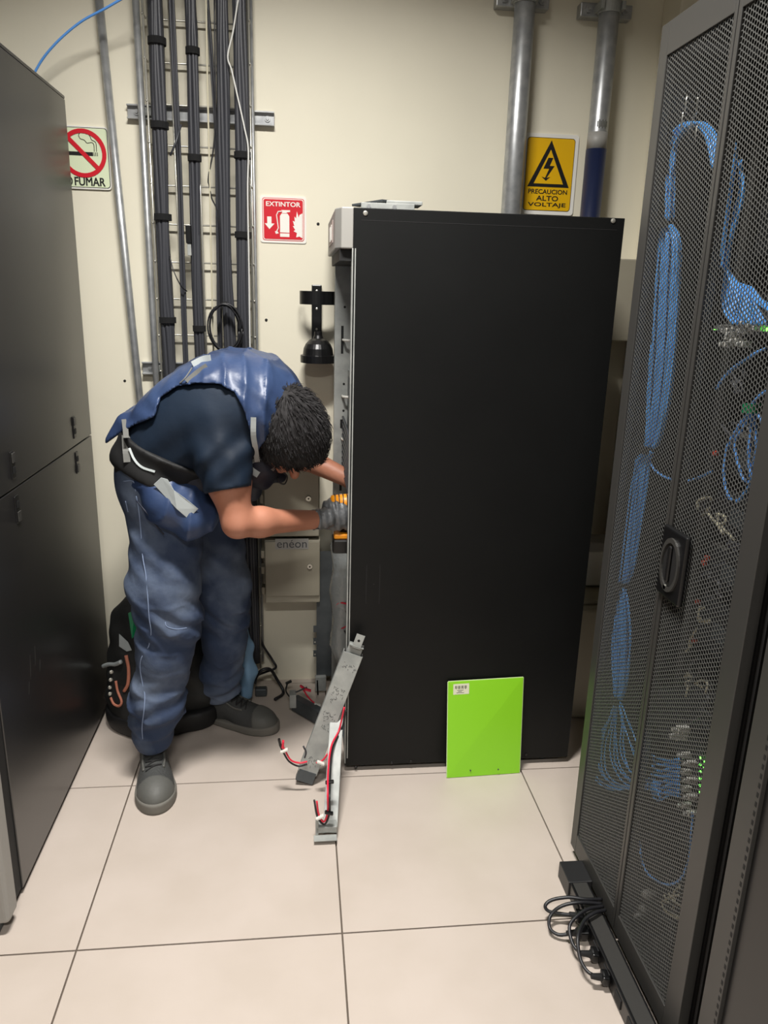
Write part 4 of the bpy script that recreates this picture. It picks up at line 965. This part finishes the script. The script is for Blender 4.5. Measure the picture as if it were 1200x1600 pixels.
MB().tube(spline([on(x, y, f_pack, .008) for x, y in ((161, 1041), (170, 1038), (180, 1038), (189, 1034))], 6), .007, 8).build('grey_handle', 'trim', t, smooth=True)
for k, (x, y) in enumerate(((174, 1050), (173, 1062), (172, 1074), (172, 1084))):
    c = on(x, y, f_pack, .008); MB().lathe(c, (.3, -1, .2), [(-.002, .005), (.002, .007), (.004, .004)], 8).build('metal_clip', 'zinc', t)
o = MB().prism([PY(x, y, 2.42) for x, y in ((286, 1050), (311, 1075), (288, 1091), (280, 1088))], (0, .05, 0)).build('orange_pouch', 'orange_cloth', bev=.006); tag(o, 'rust orange pouch showing between the two legs', 'pouch')

# ---------------------------------------------------------------- light blue cloth behind the far leg
def f_bc(p): return chain(p, [q3(375, 965, 2.56), q3(383, 1010, 2.55), q3(386, 1050, 2.54), q3(384, 1085, 2.53)], [.022, .026, .032, .022], .03)+.003*wave(p, (1, 0, .1), 160)
a = q3(375, 965, 2.56); b = q3(386, 1085, 2.53)
o = sdf_obj('folded_cloth', f_bc, (a[0]-.07, 2.45, -.0), (b[0]+.07, 2.62, a[2]+.05), .006, 'light_blue', None); tag(o, 'light blue folded cloth standing behind the far leg', 'cloth')
o = MB().obox(PZ(408, 1080, .02), (.022, 0, 0), (0, .014, 0), (0, 0, .016)).build('rubber_block', 'steel_dark', bev=.005); tag(o, 'small grey block on the floor beside the light blue cloth', 'block')

# ---------------------------------------------------------------- the man
t = E('person', (-.33, 2.2, 0), 'person bending forward in a blue vest and jeans, reaching into the black cabinet', 'person')
MAN = t
# --- joints (near = his right side)
sh_n, el_n, wr_n = q3(340, 668, 2.045), q3(371, 817, 1.99), q3(492, 812, 2.13)
sh_f, el_f, wr_f = q3(420, 665, 2.40), q3(440, 698, 2.58), q3(552, 752, 2.50)
hip_n, kn_n, an_n = q3(264, 800, 2.16), q3(258, 965, 2.115), q3(239, 1160, 2.13)
hip_f, kn_f, an_f = q3(325, 800, 2.36), q3(350, 955, 2.385), q3(344, 1088, 2.44)
sp = [(-.385, .925), (-.385, .985), (-.362, 1.030), (-.320, 1.073), (-.265, 1.112), (-.20, 1.143), (-.14, 1.152), (-.092, 1.145)]
sr = [.115, .108, .105, .112, .120, .122, .112, .085]
sw_ = [.075, .070, .075, .085, .095, .105, .105, .070]
def f_torso(p, off=0.):
    d = None
    P = []
    for i in range(len(sp)-1):
        for s in (0, .5): P.append(tuple(np.array([*sp[i], sr[i], sw_[i]])*(1-s)+np.array([*sp[i+1], sr[i+1], sw_[i+1]])*s))
    P.append((*sp[-1], sr[-1], sw_[-1]))
    for x, z, r_, w in P:
        dx, dz = p[..., 0]-x, p[..., 2]-z; dy = np.maximum(np.abs(p[..., 1]-2.235)-w, 0)
        e = np.sqrt(dx*dx+dy*dy+dz*dz)-r_; d = e if d is None else smin(d, e, .03)
    return d-off
def nrm_(a): a = np.asarray(a, dtype=float); return a/np.linalg.norm(a)
hc = q3(446, 681, 2.12)
crown = nrm_((.52, -.72, .42)); face = np.array((.30, -.15, -.94)); face = nrm_(face-crown*face.dot(crown)); side = np.cross(face, crown)   # side = his right
HA = np.array([side, face, crown])
def hl(a, b, c): return hc+side*a+face*b+crown*c
neck0 = np.array((-.10, 2.235, 1.165)); neck1 = hl(0, -.03, -.07)
def fingers(p, d, palm, fwd, out, curl, s=1.):
    """four fingers of unequal length and a thumb, fwd = pointing, out = back of hand, curl angle"""
    ac = np.cross(fwd, out)
    for k, (o_, L) in enumerate(zip((-.030, -.010, .010, .029), (.070, .078, .073, .058))):
        b0 = palm+fwd*.042*s+ac*o_*s; q1 = fwd*math.cos(curl*.5)-out*math.sin(curl*.5); q2 = fwd*math.cos(curl*1.4)-out*math.sin(curl*1.4); q4 = fwd*math.cos(curl*2.3)-out*math.sin(curl*2.3)
        b1 = b0+q1*L*.45*s; b2 = b1+q2*L*.32*s; b3 = b2+q4*L*.25*s
        for u_, v_, r1, r2 in ((b0, b1, .0098, .0090), (b1, b2, .0090, .0084), (b2, b3, .0084, .0074)): d = smin(d, cap(p, u_, v_, r1*s, r2*s), .003)
    t0 = palm-fwd*.025*s-ac*.028*s; t1 = t0+nrm_(fwd*.6-ac*.7-out*.2)*.038*s; t2 = t1+nrm_(fwd*.95-ac*.1-out*.4)*.030*s
    d = smin(d, cap(p, t0, t1, .014*s, .011*s), .01); return smin(d, cap(p, t1, t2, .011*s, .0085*s), .003)
hfw = nrm_(wr_f-el_f); hfo = nrm_(np.cross(hfw, (0, 1, 0)))
def f_body(p):
    d = f_torso(p, -.02)
    d = smin(d, chain(p, [sh_n, el_n+(sh_n-el_n)*.45, el_n], [.058, .055, .040], .03), .05)
    d = smin(d, chain(p, [el_n, el_n+(wr_n-el_n)*.28, wr_n], [.038, .0375, .0275], .03), .02)
    d = smin(d, chain(p, [sh_f, el_f], [.050, .042], .02), .05)
    d = smin(d, chain(p, [el_f, el_f+(wr_f-el_f)*.3, wr_f], [.042, .041, .028], .02), .012)
    palm = wr_f+hfw*.05
    d = smin(d, cap(p, wr_f, palm, .026, .030), .02); d = fingers(p, d, palm, hfw, hfo, .5)
    d = smin(d, cap(p, neck0, neck1, .058, .054), .03)
    h_ = ell(p, hl(0, -.012, .02), HA, (.074, .094, .098))
    h_ = smin(h_, ell(p, hl(0, .035, -.035), HA, (.060, .058, .078)), .03)     # face and jaw
    h_ = smin(h_, cap(p, hl(0, .088, .0), hl(0, .108, -.030), .009, .014), .012)  # nose
    h_ = smin(h_, cap(p, hl(-.018, .084, -.062), hl(.018, .084, -.062), .007, .007), .008)  # lips
    h_ = smin(h_, cap(p, hl(-.035, .078, .018), hl(.035, .078, .018), .009, .009), .012)   # brow
    for s in (-1, 1):
        h_ = smax(h_, -(np.linalg.norm(p-hl(s*.031, .092, .004).astype(np.float32), axis=-1)-.011), .008)
        h_ = smin(h_, cap(p, hl(s*.031, .078, .004), hl(s*.031, .079, .004), .011, .011), .003)
        e_ = smax(ell(p, hl(s*.077, -.004, -.012), HA, (.010, .019, .032)), -ell(p, hl(s*.088, .002, -.012), HA, (.008, .010, .020)), .004)
        h_ = smin(h_, e_, .006)
    d = smin(d, h_, .015)
    for a_, b_, c_ in ((hip_n, kn_n, an_n), (hip_f, kn_f, an_f)):
        d = smin(d, chain(p, [a_, b_, c_], [.078, .050, .036], .02), .03)
    return d
sdf_obj('body', f_body, (-.56, 1.90, .06), (.30, 2.68, 1.33), .0065, 'skin', t)

# hair: cap of short hair and tufts
def f_hair(p):
    h_ = ell(p, hl(0, -.010, .028), HA, (.104, .130, .116))
    cut = half(p, hl(0, .075, .020), nrm_(face*.75-crown*.62))
    cut2 = half(p, hl(0, -.02, -.045), -crown)
    cut3 = half(p, hl(0, .100, .02), nrm_(face-crown*.15))
    d = smax(smax(smax(h_, cut, .012), cut2, .02), cut3, .01)
    for s in (-1, 1): d = smax(d, -ell(p, hl(s*.092, .004, -.016), HA, (.02, .026, .036)), .008)
    return d+.0015*wave(p, (1, 1, 0), 300)*wave(p, (0, 1, 1), 260)
ho = sdf_obj('hair', f_hair, hc-.15, hc+.15, .005, 'hair', t)
vv = np.empty(len(ho.data.vertices)*3); ho.data.vertices.foreach_get('co', vv); vv = vv.reshape(-1, 3)+np.array(W[ho])
nn = np.empty(len(ho.data.vertices)*3); ho.data.vertices.foreach_get('normal', nn); nn = nn.reshape(-1, 3)
tv, tf = [], []; whorl = hl(.01, -.065, .07)
for i in rng.choice(len(vv), min(2600, len(vv)), replace=False):
    p0 = vv[i]; n0 = nn[i]
    if (p0-hc)@crown < -.06: continue
    fl_ = p0-whorl; fl_ = fl_-n0*fl_.dot(n0)
    if np.linalg.norm(fl_) < 1e-4: continue
    fl_ = nrm_(fl_)+face*.5+rng.normal(0, .16, 3); fl_ = nrm_(fl_-n0*fl_.dot(n0)); L = rng.uniform(.016, .034)
    sd_ = np.cross(n0, fl_); w = rng.uniform(.0008, .0016)
    a = p0-n0*.001; m1 = p0+fl_*L*.5+n0*.0045; e = p0+fl_*L+n0*rng.uniform(.000, .006); k = len(tv)
    tv += [a-sd_*w, a+sd_*w, a+n0*w, m1-sd_*w, m1+sd_*w, m1+n0*w*.8, e]
    tf += [(k, k+3, k+5, k+2), (k+2, k+5, k+4, k+1), (k+1, k+4, k+3, k), (k+3, k+6, k+6, k+5), (k+5, k+6, k+6, k+4), (k+4, k+6, k+6, k+3)]
me = bpy.data.meshes.new('hair_tufts'); me.from_pydata([Vector(v)-W[t] for v in tv], [], [tuple(dict.fromkeys(f)) for f in tf]); me.update(); me.materials.append(M['hair'])
ht = bpy.data.objects.new('hair_tufts', me); COL.objects.link(ht); ht.parent = ho; ht['kind'] = 'stuff'; W[ht] = W[t]

# jeans
fa_n = V(0, 0, 1)
def f_jeans(p):
    d = f_torso(p, .008)
    d = smax(d, half(p, (-.39, 2.235, 1.02), (.35, 0, 1)), .01)
    n_ = chain(p, [hip_n, kn_n+V(.0, 0, .10), kn_n+V(.012, 0, 0), kn_n+V(-.004, 0, -.10), kn_n*.35+an_n*.65, an_n+V(0, 0, .025)], [.108, .097, .090, .078, .077, .059], .03)
    f_ = chain(p, [hip_f, kn_f+V(0, 0, .08), kn_f, kn_f+V(0, 0, -.10), kn_f*.3+an_f*.7, an_f+V(0, 0, .03)], [.105, .086, .078, .070, .066, .062], .03)
    # folds: knee creases and stacked cuffs
    for L_, kk, sg in ((n_, kn_n, 1), (f_, kn_f, 1)):
        z = p[..., 2]-kk[2]; x = p[..., 0]-kk[0]
        g1 = np.exp(-((z-.0)/.075)**2); g2 = np.exp(-((z+.30)/.11)**2); g3 = np.exp(-((z-.22)/.10)**2)
        L_ -= .006*(1-np.abs(np.sin(z*40+x*26+1.4*np.sin(x*19+p[..., 1]*17))))**3*(.25+g1+g2)
        L_ -= .006*g1*np.sin(z*85+x*55+1.1*np.sin(x*22))+.005*g2*np.sin(z*105-x*38+1.5*np.sin(p[..., 1]*28))+.0035*g3*np.sin(z*70+x*60)
        L_ -= .0025*np.sin(z*38+x*30+np.sin(x*40+p[..., 1]*20))
    n_ = smax(n_, half(p, an_n+V(0, 0, -.012), (0.1, .1, -1)), .006); f_ = smax(f_, half(p, an_f+V(0, 0, -.008), (0.1, 0, -1)), .006)
    return smin(smin(n_, f_, .012), d, .045)
sdf_obj('jeans', f_jeans, (-.58, 1.95, .05), (-.10, 2.60, 1.06), .006, 'jeans', t)
# stitching down the near outer seam, cuff and pocket seams
def seam(pts, r=.0016, m='stitch', fn=f_jeans, par=None, name='seam'):
    P = spline([hit(x, y, fn)-ray(x, y).normalized()*.0006 for x, y in pts], 6)
    P = [p for p in P]; return MB().tube(P, r, 5).build(name, m, par or MAN, smooth=True)
seam([(213, 775), (217, 800), (220, 830), (223, 870), (228, 900), (231, 935), (233, 965), (236, 988), (232, 1010), (221, 1028), (219, 1045), (222, 1065), (226, 1085), (225, 1110), (222, 1135), (223, 1155)])
seam([(193, 752), (208, 752), (212, 768)]); seam([(258, 972), (261, 979), (275, 983), (292, 981)], .0012)
seam([(196, 783), (200, 800)], .0012)

# shoes
def shoe(heel, dirv, s, lab):
    dirv = nrm_(dirv); lat = np.array((-dirv[1], dirv[0], 0)); up_ = np.array((0, 0, 1.)); heel = np.asarray(heel)
    A = np.array([dirv, lat, up_])
    def L(a, b, c): return heel+dirv*a*s+lat*b*s+up_*c*s
    def f_up(p):
        d = ell(p, L(.195, .004, .030), A, (.085*s, .057*s, .050*s)); d = smin(d, ell(p, L(.05, 0, .040), A, (.055*s, .040*s, .055*s)), .03)
        d = smin(d, cap(p, L(.14, .002, .045), L(.055, 0, .085), .044*s, .040*s), .03)
        d = smax(d, half(p, L(0, 0, .012), (0, 0, -1)), .004)
        d = smax(d, half(p, L(.05, 0, .115), nrm_(up_*1.+dirv*.15)), .006)
        return d
    def f_so(p):
        q = p.copy(); q[..., 2] = heel[2]+.02*s+(p[..., 2]-heel[2]-.02*s)*.35
        d = smin(ell(q, L(.195, .004, .02), A, (.095*s, .063*s, .06*s)), ell(q, L(.055, 0, .02), A, (.070*s, .046*s, .06*s)), .05)
        d = smin(d, ell(q, L(.12, 0, .02), A, (.07*s, .045*s, .06*s)), .03)
        return smax(smax(d, half(p, L(0, 0, .021), (-dirv[0]*.05, -dirv[1]*.05, 1)), .004), half(p, L(0, 0, .001), (0, 0, -1)), .002)
    r0 = Vector(L(.13, 0, .06)); lo, hi = np.array(r0)-.21, np.array(r0)+.21; lo[2] = -.01
    so = sdf_obj('shoe', f_up, lo, hi, .0045, 'shoe', MAN, lab)
    sdf_obj('sole', f_so, lo, hi, .0045, 'sole', so)
    def f_cap(p): return smax(f_up(p)-.0022, half(p, L(.215, 0, .03), nrm_(-dirv-up_*.35)), .004)
    sdf_obj('toe_cap', f_cap, lo, hi, .0045, 'shoe_light', so)
    def top(a, b):   # drop onto the upper
        p = L(a, b, .14)
        for _ in range(60):
            d = float(f_up(np.array([[*p]], dtype=np.float32))[0])
            if d < .001: break
            p = p-up_*max(d*.6, .001)
        return Vector(p+up_*.0015)
    for k in range(4):
        a = .098+.019*k; MB().tube(spline([top(a, -.024), top(a+.006, -.008), top(a+.006, .008), top(a, .024)], 4), .0028*s, 6).build('lace', 'lace', so, smooth=True)
        MB().tube(spline([top(a, .024), top(a+.01, .0), top(a+.019, -.024)], 4), .002*s, 6).build('lace', 'lace', so, smooth=True)
    for sg in (-1, 1): MB().tube(spline([top(.165, sg*.030), top(.13, sg*.033), top(.095, sg*.032)], 5), .004*s, 6).build('eyelet_stay', 'shoe_light', so, smooth=True)
    return so
shoe((-.462, 2.205, 0), (.165, -.985, 0), .96, 'near shoe pointing at the camera')
shoe((-.325, 2.470, 0), (.86, -.44, 0), .97, 'far shoe pointing right')

# shirt with near sleeve
slv = q3(357, 766, 2.0)
sax = nrm_(slv-sh_n)
def f_sleeve(p):
    d = chain(p, [sh_n+V(0, .02, 0), (sh_n+slv)/2, slv+sax*.03], [.082, .071, .063], .03)
    z = (p-slv)@sax.astype(np.float32)
    d = d-.0035*np.sin(z*75+p[..., 0]*70)*np.exp(-((z+.06)/.07)**2)-.002*wave(p, (1, .3, .4), 95)
    return d
def f_shirt(p):
    d = f_torso(p, .012)
    d = smin(d, f_sleeve(p), .03)
    d = smin(d, cap(p, sh_f, sh_f*.4+el_f*.6, .078, .066), .04)
    d = smin(d, cap(p, (-.27, 2.12, 1.07), (-.21, 2.12, 1.03), .06, .05), .04)
    d = smin(d, cap(p, neck0, neck0*.5+neck1*.5, .066, .063), .02)
    d = d-.004*wave(p, (1, .2, -.9), 62, 1.)*np.exp(-((p[..., 2]-1.06)/.06)**2)
    d = smax(d, half(p, slv, sax), .004)
    arm = cap(p, el_n, slv, .048, .052); d = smax(d, -smax(arm, half(p, slv-sax*.02, -sax), .002), .003)
    d = smax(d, half(p, (-.385, 2.235, .97), (-.25, 0, -1)), .01)
    d = smax(d, -cap(p, neck0*.3+neck1*.7, hc+(hc-neck0)*.5, .066, .10), .006)
    return smax(d, half(p, sh_f*.4+el_f*.6, nrm_(el_f-sh_f)), .004)
sdf_obj('shirt', f_shirt, (-.54, 1.90, .88), (.06, 2.62, 1.36), .006, 'shirt', t)

# vest: back part over the torso, cut along hem and armhole
VP = [q3(x, y, 2.04)[[0, 2]] for x, y in ((150, 706), (180, 684), (205, 668), (243, 650), (250, 622), (275, 605), (310, 597), (345, 598), (368, 610), (383, 635), (392, 668), (395, 705), (404, 735), (470, 740), (540, 690), (560, 480), (300, 440), (120, 560))]
def f_vest(p):
    d = smin(f_torso(p, .024), cap(p, sh_n+V(.02, .03, .01), sh_n+V(.03, .12, .02), .083, .09), .05)
    d = smin(d, cap(p, sh_f+V(.01, -.03, .01), sh_f+V(.02, -.10, .02), .083, .09), .05)
    d = smin(d, cap(p, neck0+V(-.02, 0, .01), neck0*.55+neck1*.45, .078, .072), .03)
    x, y, z = p[..., 0], p[..., 1], p[..., 2]
    a1 = x*105+z*22+3.2*np.sin(z*11+y*7+1)+2.4*np.sin(y*13+x*5)
    fo = (1-np.abs(np.sin(a1*.5)))**2*np.exp(-((x+.12)/.13)**2)+.5*(1-np.abs(np.sin(x*17-z*13+2*np.sin(y*9+x*6))))**2
    d = d-.009*fo-.0015*np.sin(x*90+z*60+3*np.sin(y*20+z*14))
    # raised hem flap over the hips
    d = smin(d, smax(cap(p, (-.475, 2.15, 1.105), (-.525, 2.15, 1.045), .024, .012), 0*x-1, .001), .03)
    for yy in (2.19, 2.24, 2.29, 2.33): d = smin(d, cap(p, (-.475, yy, 1.105), (-.528+.02*abs(yy-2.24)*5, yy, 1.045), .024, .010), .02)
    inn = f_torso(p, .010); d = smax(d, -inn, .002)
    d = smax(d, sdpoly(x, z, VP), .004)
    d = smax(d, -cap(p, neck0*.4+neck1*.6, hc+(hc-neck0)*.5, .072, .11), .006)
    return smax(d, -(f_sleeve(p)-.001), .003)
vo = sdf_obj('vest', f_vest, (-.60, 1.93, .92), (.08, 2.56, 1.38), .0055, 'vest', t)
def ps(pts, r, m, fn, par, name, d=.001):
    return MB().tube(spline([hit(x, y, fn)-ray(x, y).normalized()*d for x, y in pts], 6), r, 6).build(name, m, par, smooth=True)
_ = 0 and ps([(244, 646), (250, 619), (275, 602), (310, 594), (345, 595), (369, 607), (385, 634), (394, 668)], .003, 'vest_dark', f_vest, vo, 'armhole_piping')
for k in range(5): ps([(300+1.8*k, 575-1.2*k), (290+1.8*k, 590-1.4*k), (281+1.8*k, 599-.8*k)], .0022, 'trim_dark', f_vest, vo, 'reflective_band') if k in (0,) else None
def band(pts, w, m, fn, par, name, th=.0016):
    """flat tape lying on a surface along photo points"""
    P = spline([hit(x, y, fn)-ray(x, y).normalized()*.0015 for x, y in pts], 5); q = MB(); r = RT
    vs = []
    for i, p in enumerate(P):
        tng = (P[min(i+1, len(P)-1)]-P[max(i-1, 0)]).normalized(); v_ = -ray(*pts[0]).normalized(); s_ = tng.cross(v_).normalized()*w/2
        vs += [p-s_, p+s_, p+s_+v_*th, p-s_+v_*th]
    fs = []
    for i in range(len(P)-1):
        for a_, b_ in ((0, 1), (1, 2), (2, 3), (3, 0)): fs.append((i*4+a_, i*4+4+a_, i*4+4+b_, i*4+b_))
    fs += [(0, 1, 2, 3), tuple(len(vs)-k for k in (1, 2, 3, 4))]
    return q.add(vs, fs).build(name, m, par)
band([(324, 572), (308, 583), (292, 597)], .016, 'trim_dark', f_vest, vo, 'grey_band')
band([(302, 572), (318, 564), (330, 562)], .026, 'trim', f_vest, vo, 'reflective_tape')
band([(194, 655), (196, 670), (197, 684)], .014, 'trim_dark', f_vest, vo, 'grey_band')

# hip belt with pouches and grey strap
def f_belt(p):
    d = smax(f_torso(p, .022), np.abs(half(p, (-.39, 2.235, 1.0), (.45, 0, 1)))-.042, .008)
    d = smin(d, cap(p, (-.46, 2.11, 1.03), (-.47, 2.12, .98), .040, .036), .02)
    return d+.003*wave(p, (1, 0, 2), 80)
bo = sdf_obj('tool_belt', f_belt, (-.60, 2.00, .86), (-.22, 2.48, 1.12), .006, 'pit_black', t)
band([(197, 680), (198, 700), (200, 722)], .022, 'trim_dark', f_belt, bo, 'grey_strap')
band([(202, 700), (210, 718), (222, 730), (242, 737)], .006, 'trim', f_belt, bo, 'silver_buckle')

# front of the vest hanging down with its pocket, and light patch
def f_pocket(p):
    d = chain(p, [q3(236, 752, 2.07), q3(262, 785, 2.055), q3(298, 812, 2.05)], [.042, .056, .056], .04)
    d = smin(d, cap(p, q3(218, 745, 2.09), q3(255, 760, 2.08), .03, .045), .03)
    d = smin(d, chain(p, [q3(285, 765, 2.09), q3(318, 800, 2.08)], [.05, .045], .03), .03)
    x, z = p[..., 0], p[..., 2]
    return d-.006*(1-np.abs(np.sin(z*26-x*18+2.2*np.sin(x*17+z*9))))**2-.001*np.sin(x*80-z*60)
po_ = sdf_obj('vest_pocket', f_pocket, (-.60, 1.93, .72), (-.18, 2.20, 1.06), .0055, 'vest', t)
def f_front(p):
    d = chain(p, [q3(262, 715, 2.13), q3(300, 740, 2.13), q3(330, 740, 2.12)], [.07, .075, .06], .04)
    d = smin(d, chain(p, [q3(310, 745, 2.14), q3(318, 800, 2.13)], [.06, .045], .03), .03)
    return d-.003*wave(p, (1, .2, .8), 70)
sdf_obj('vest_lining', f_front, (-.52, 1.98, .74), (-.10, 2.30, 1.14), .006, 'vest_dark', t)
def f_hang(p): return np.minimum(f_pocket(p), f_front(p))
PC4 = ((240, 757), (252, 746), (262, 749), (272, 766), (290, 779), (310, 795), (294, 811), (276, 795))
Ym = min(hit(x, y, f_hang).y for x, y in PC4)-.003
P4 = [PY(x, y, Ym+.0006*abs(x-275)) for x, y in ((240, 757), (252, 746), (262, 749), (272, 766), (290, 779), (310, 795), (294, 811), (276, 795))]
MB().prism(P4, -ray(275, 780).normalized()*.003).build('reflective_patch', 'trim', t, bev=.001)
ps([(213, 782), (228, 800), (245, 822), (256, 835)], .0022, 'vest_dark', f_pocket, po_, 'piping')
# front edge under the chin: dark lining, grey tapes, looped cord
def f_chest(p):
    d = chain(p, [q3(400, 690, 2.12), q3(405, 730, 2.13), q3(412, 748, 2.14)], [.05, .045, .030], .03)
    d = smin(d, cap(p, q3(400, 735, 2.16), q3(436, 745, 2.18), .045, .020), .02); d = smin(d, cap(p, q3(392, 700, 2.18), q3(396, 770, 2.2), .05, .025), .02)
    return d-.002*wave(p, (1, 0, 1), 90)
co = sdf_obj('vest_collar', f_chest, (-.22, 1.98, .86), (.06, 2.32, 1.16), .005, 'vest_dark', t)
f_vc = lambda p: np.minimum(f_chest(p), f_vest(p))
band([(396, 652), (396, 680), (399, 700), (402, 722)], .014, 'trim', f_vc, co, 'grey_tape')
band([(386, 726), (397, 720), (407, 716)], .010, 'trim', f_vc, co, 'grey_tape')
band([(391, 731), (398, 738), (404, 742)], .018, 'trim', f_chest, co, 'grey_tape')
band([(425, 735), (432, 726), (440, 719)], .009, 'trim', f_chest, co, 'grey_tape')
MB().tube(spline([PY(x, y, 2.13) for x, y in ((436, 737), (445, 740), (449, 746), (445, 756), (437, 754), (434, 746))], 6), .0022, 6).build('looped_cord', 'cable_black', co, smooth=True)

# glove gripping the drill
hp_ = q3(524, 806, 2.185)                          # palm centre
def f_glove(p):
    fwd = nrm_((.97, .05, .02)); out = nrm_((0, -1, .1)); ac = np.cross(fwd, out)
    d = chain(p, [wr_n-V(.004, 0, 0), wr_n+V(.03, .012, .0)], [.030, .031], .01)
    d = smin(d, ell(p, hp_+V(.0, 0, 0), np.array([fwd, out, ac]), (.050, .024, .046)), .02)
    for k, (o_, L) in enumerate(zip((-.032, -.011, .010, .030), (.074, .082, .076, .062))):
        b0 = hp_+fwd*.034-ac*o_; b1 = b0+fwd*.034+V(0, .012, 0); b2 = b1+V(.006, .036, 0); b3 = b2+V(-.028, .016, 0)*L/.08
        for u_, v_, r1, r2 in ((b0, b1, .0125, .0115), (b1, b2, .0115, .011), (b2, b3, .011, .0095)): d = smin(d, cap(p, u_, v_, r1, r2), .003)
    t0 = hp_+V(-.022, .012, .03); t1 = t0+V(.036, .03, .014); t2 = t1+V(.030, .010, .0)
    d = smin(d, cap(p, t0, t1, .016, .012), .01); d = smin(d, cap(p, t1, t2, .012, .0095), .003)
    d = d-.0016*wave(p, (1, 0, .12), 330)
    return smax(d, half(p, wr_n-V(.004, 0, 0), -nrm_(wr_n-el_n)), .002)
go = sdf_obj('glove', f_glove, (-.01, 2.05, .72), (.24, 2.34, .92), .0032, 'glove', t)
band([(494, 799), (495, 812), (494, 826)], .018, 'plastic_black', f_glove, go, 'cuff')

# ---------------------------------------------------------------- cordless drill in the gloved hand
t = E('cordless_drill', tuple(hp_+V(.03, .03, -.12)), 'orange and black cordless drill held by the grey glove inside the opening', 'drill')
g0 = Vector(hp_+V(.034, .026, 0))
MB().tube([g0+Vector((-.005, 0, -.055)), g0+Vector((0, 0, .03))], [.017, .018], 16).build('grip', 'rubber', t, smooth=True)
b0 = PY(516, 788, 2.2); top_ = Vector((b0.x, 2.205, b0.z+.003))
MB().lathe(top_, (1, .03, 0), [(0, .014), (.004, .023), (.05, .027), (.10, .027), (.12, .022)], 20).build('motor_housing', 'orange', t, smooth=True)
MB().lathe(top_+Vector((.12, .004, 0)), (1, .03, 0), [(0, .020), (.03, .018), (.05, .010)], 18).build('chuck', 'plastic_black', t, smooth=True)
m = MB()
for k in range(5): m.lathe(top_+Vector((.012+.012*k, 0, 0)), (1, .03, 0), [(0, .0262), (0, .0278), (.003, .0278), (.003, .0262)], 18)
m.build('cooling_ribs', 'plastic_black', t)
bz_ = PY(536, 834, 2.2); bb = Vector((g0.x-.012, 2.205, bz_.z))
MB().box(bb.x-.026, bb.x+.055, bb.y-.03, bb.y+.03, bb.z-.010, bb.z+.006).build('battery_mount', 'orange', t, bev=.004)
MB().box(bb.x-.030, bb.x+.06, bb.y-.034, bb.y+.034, bb.z-.055, bb.z-.010).build('battery', 'plastic_black', t, bev=.006)
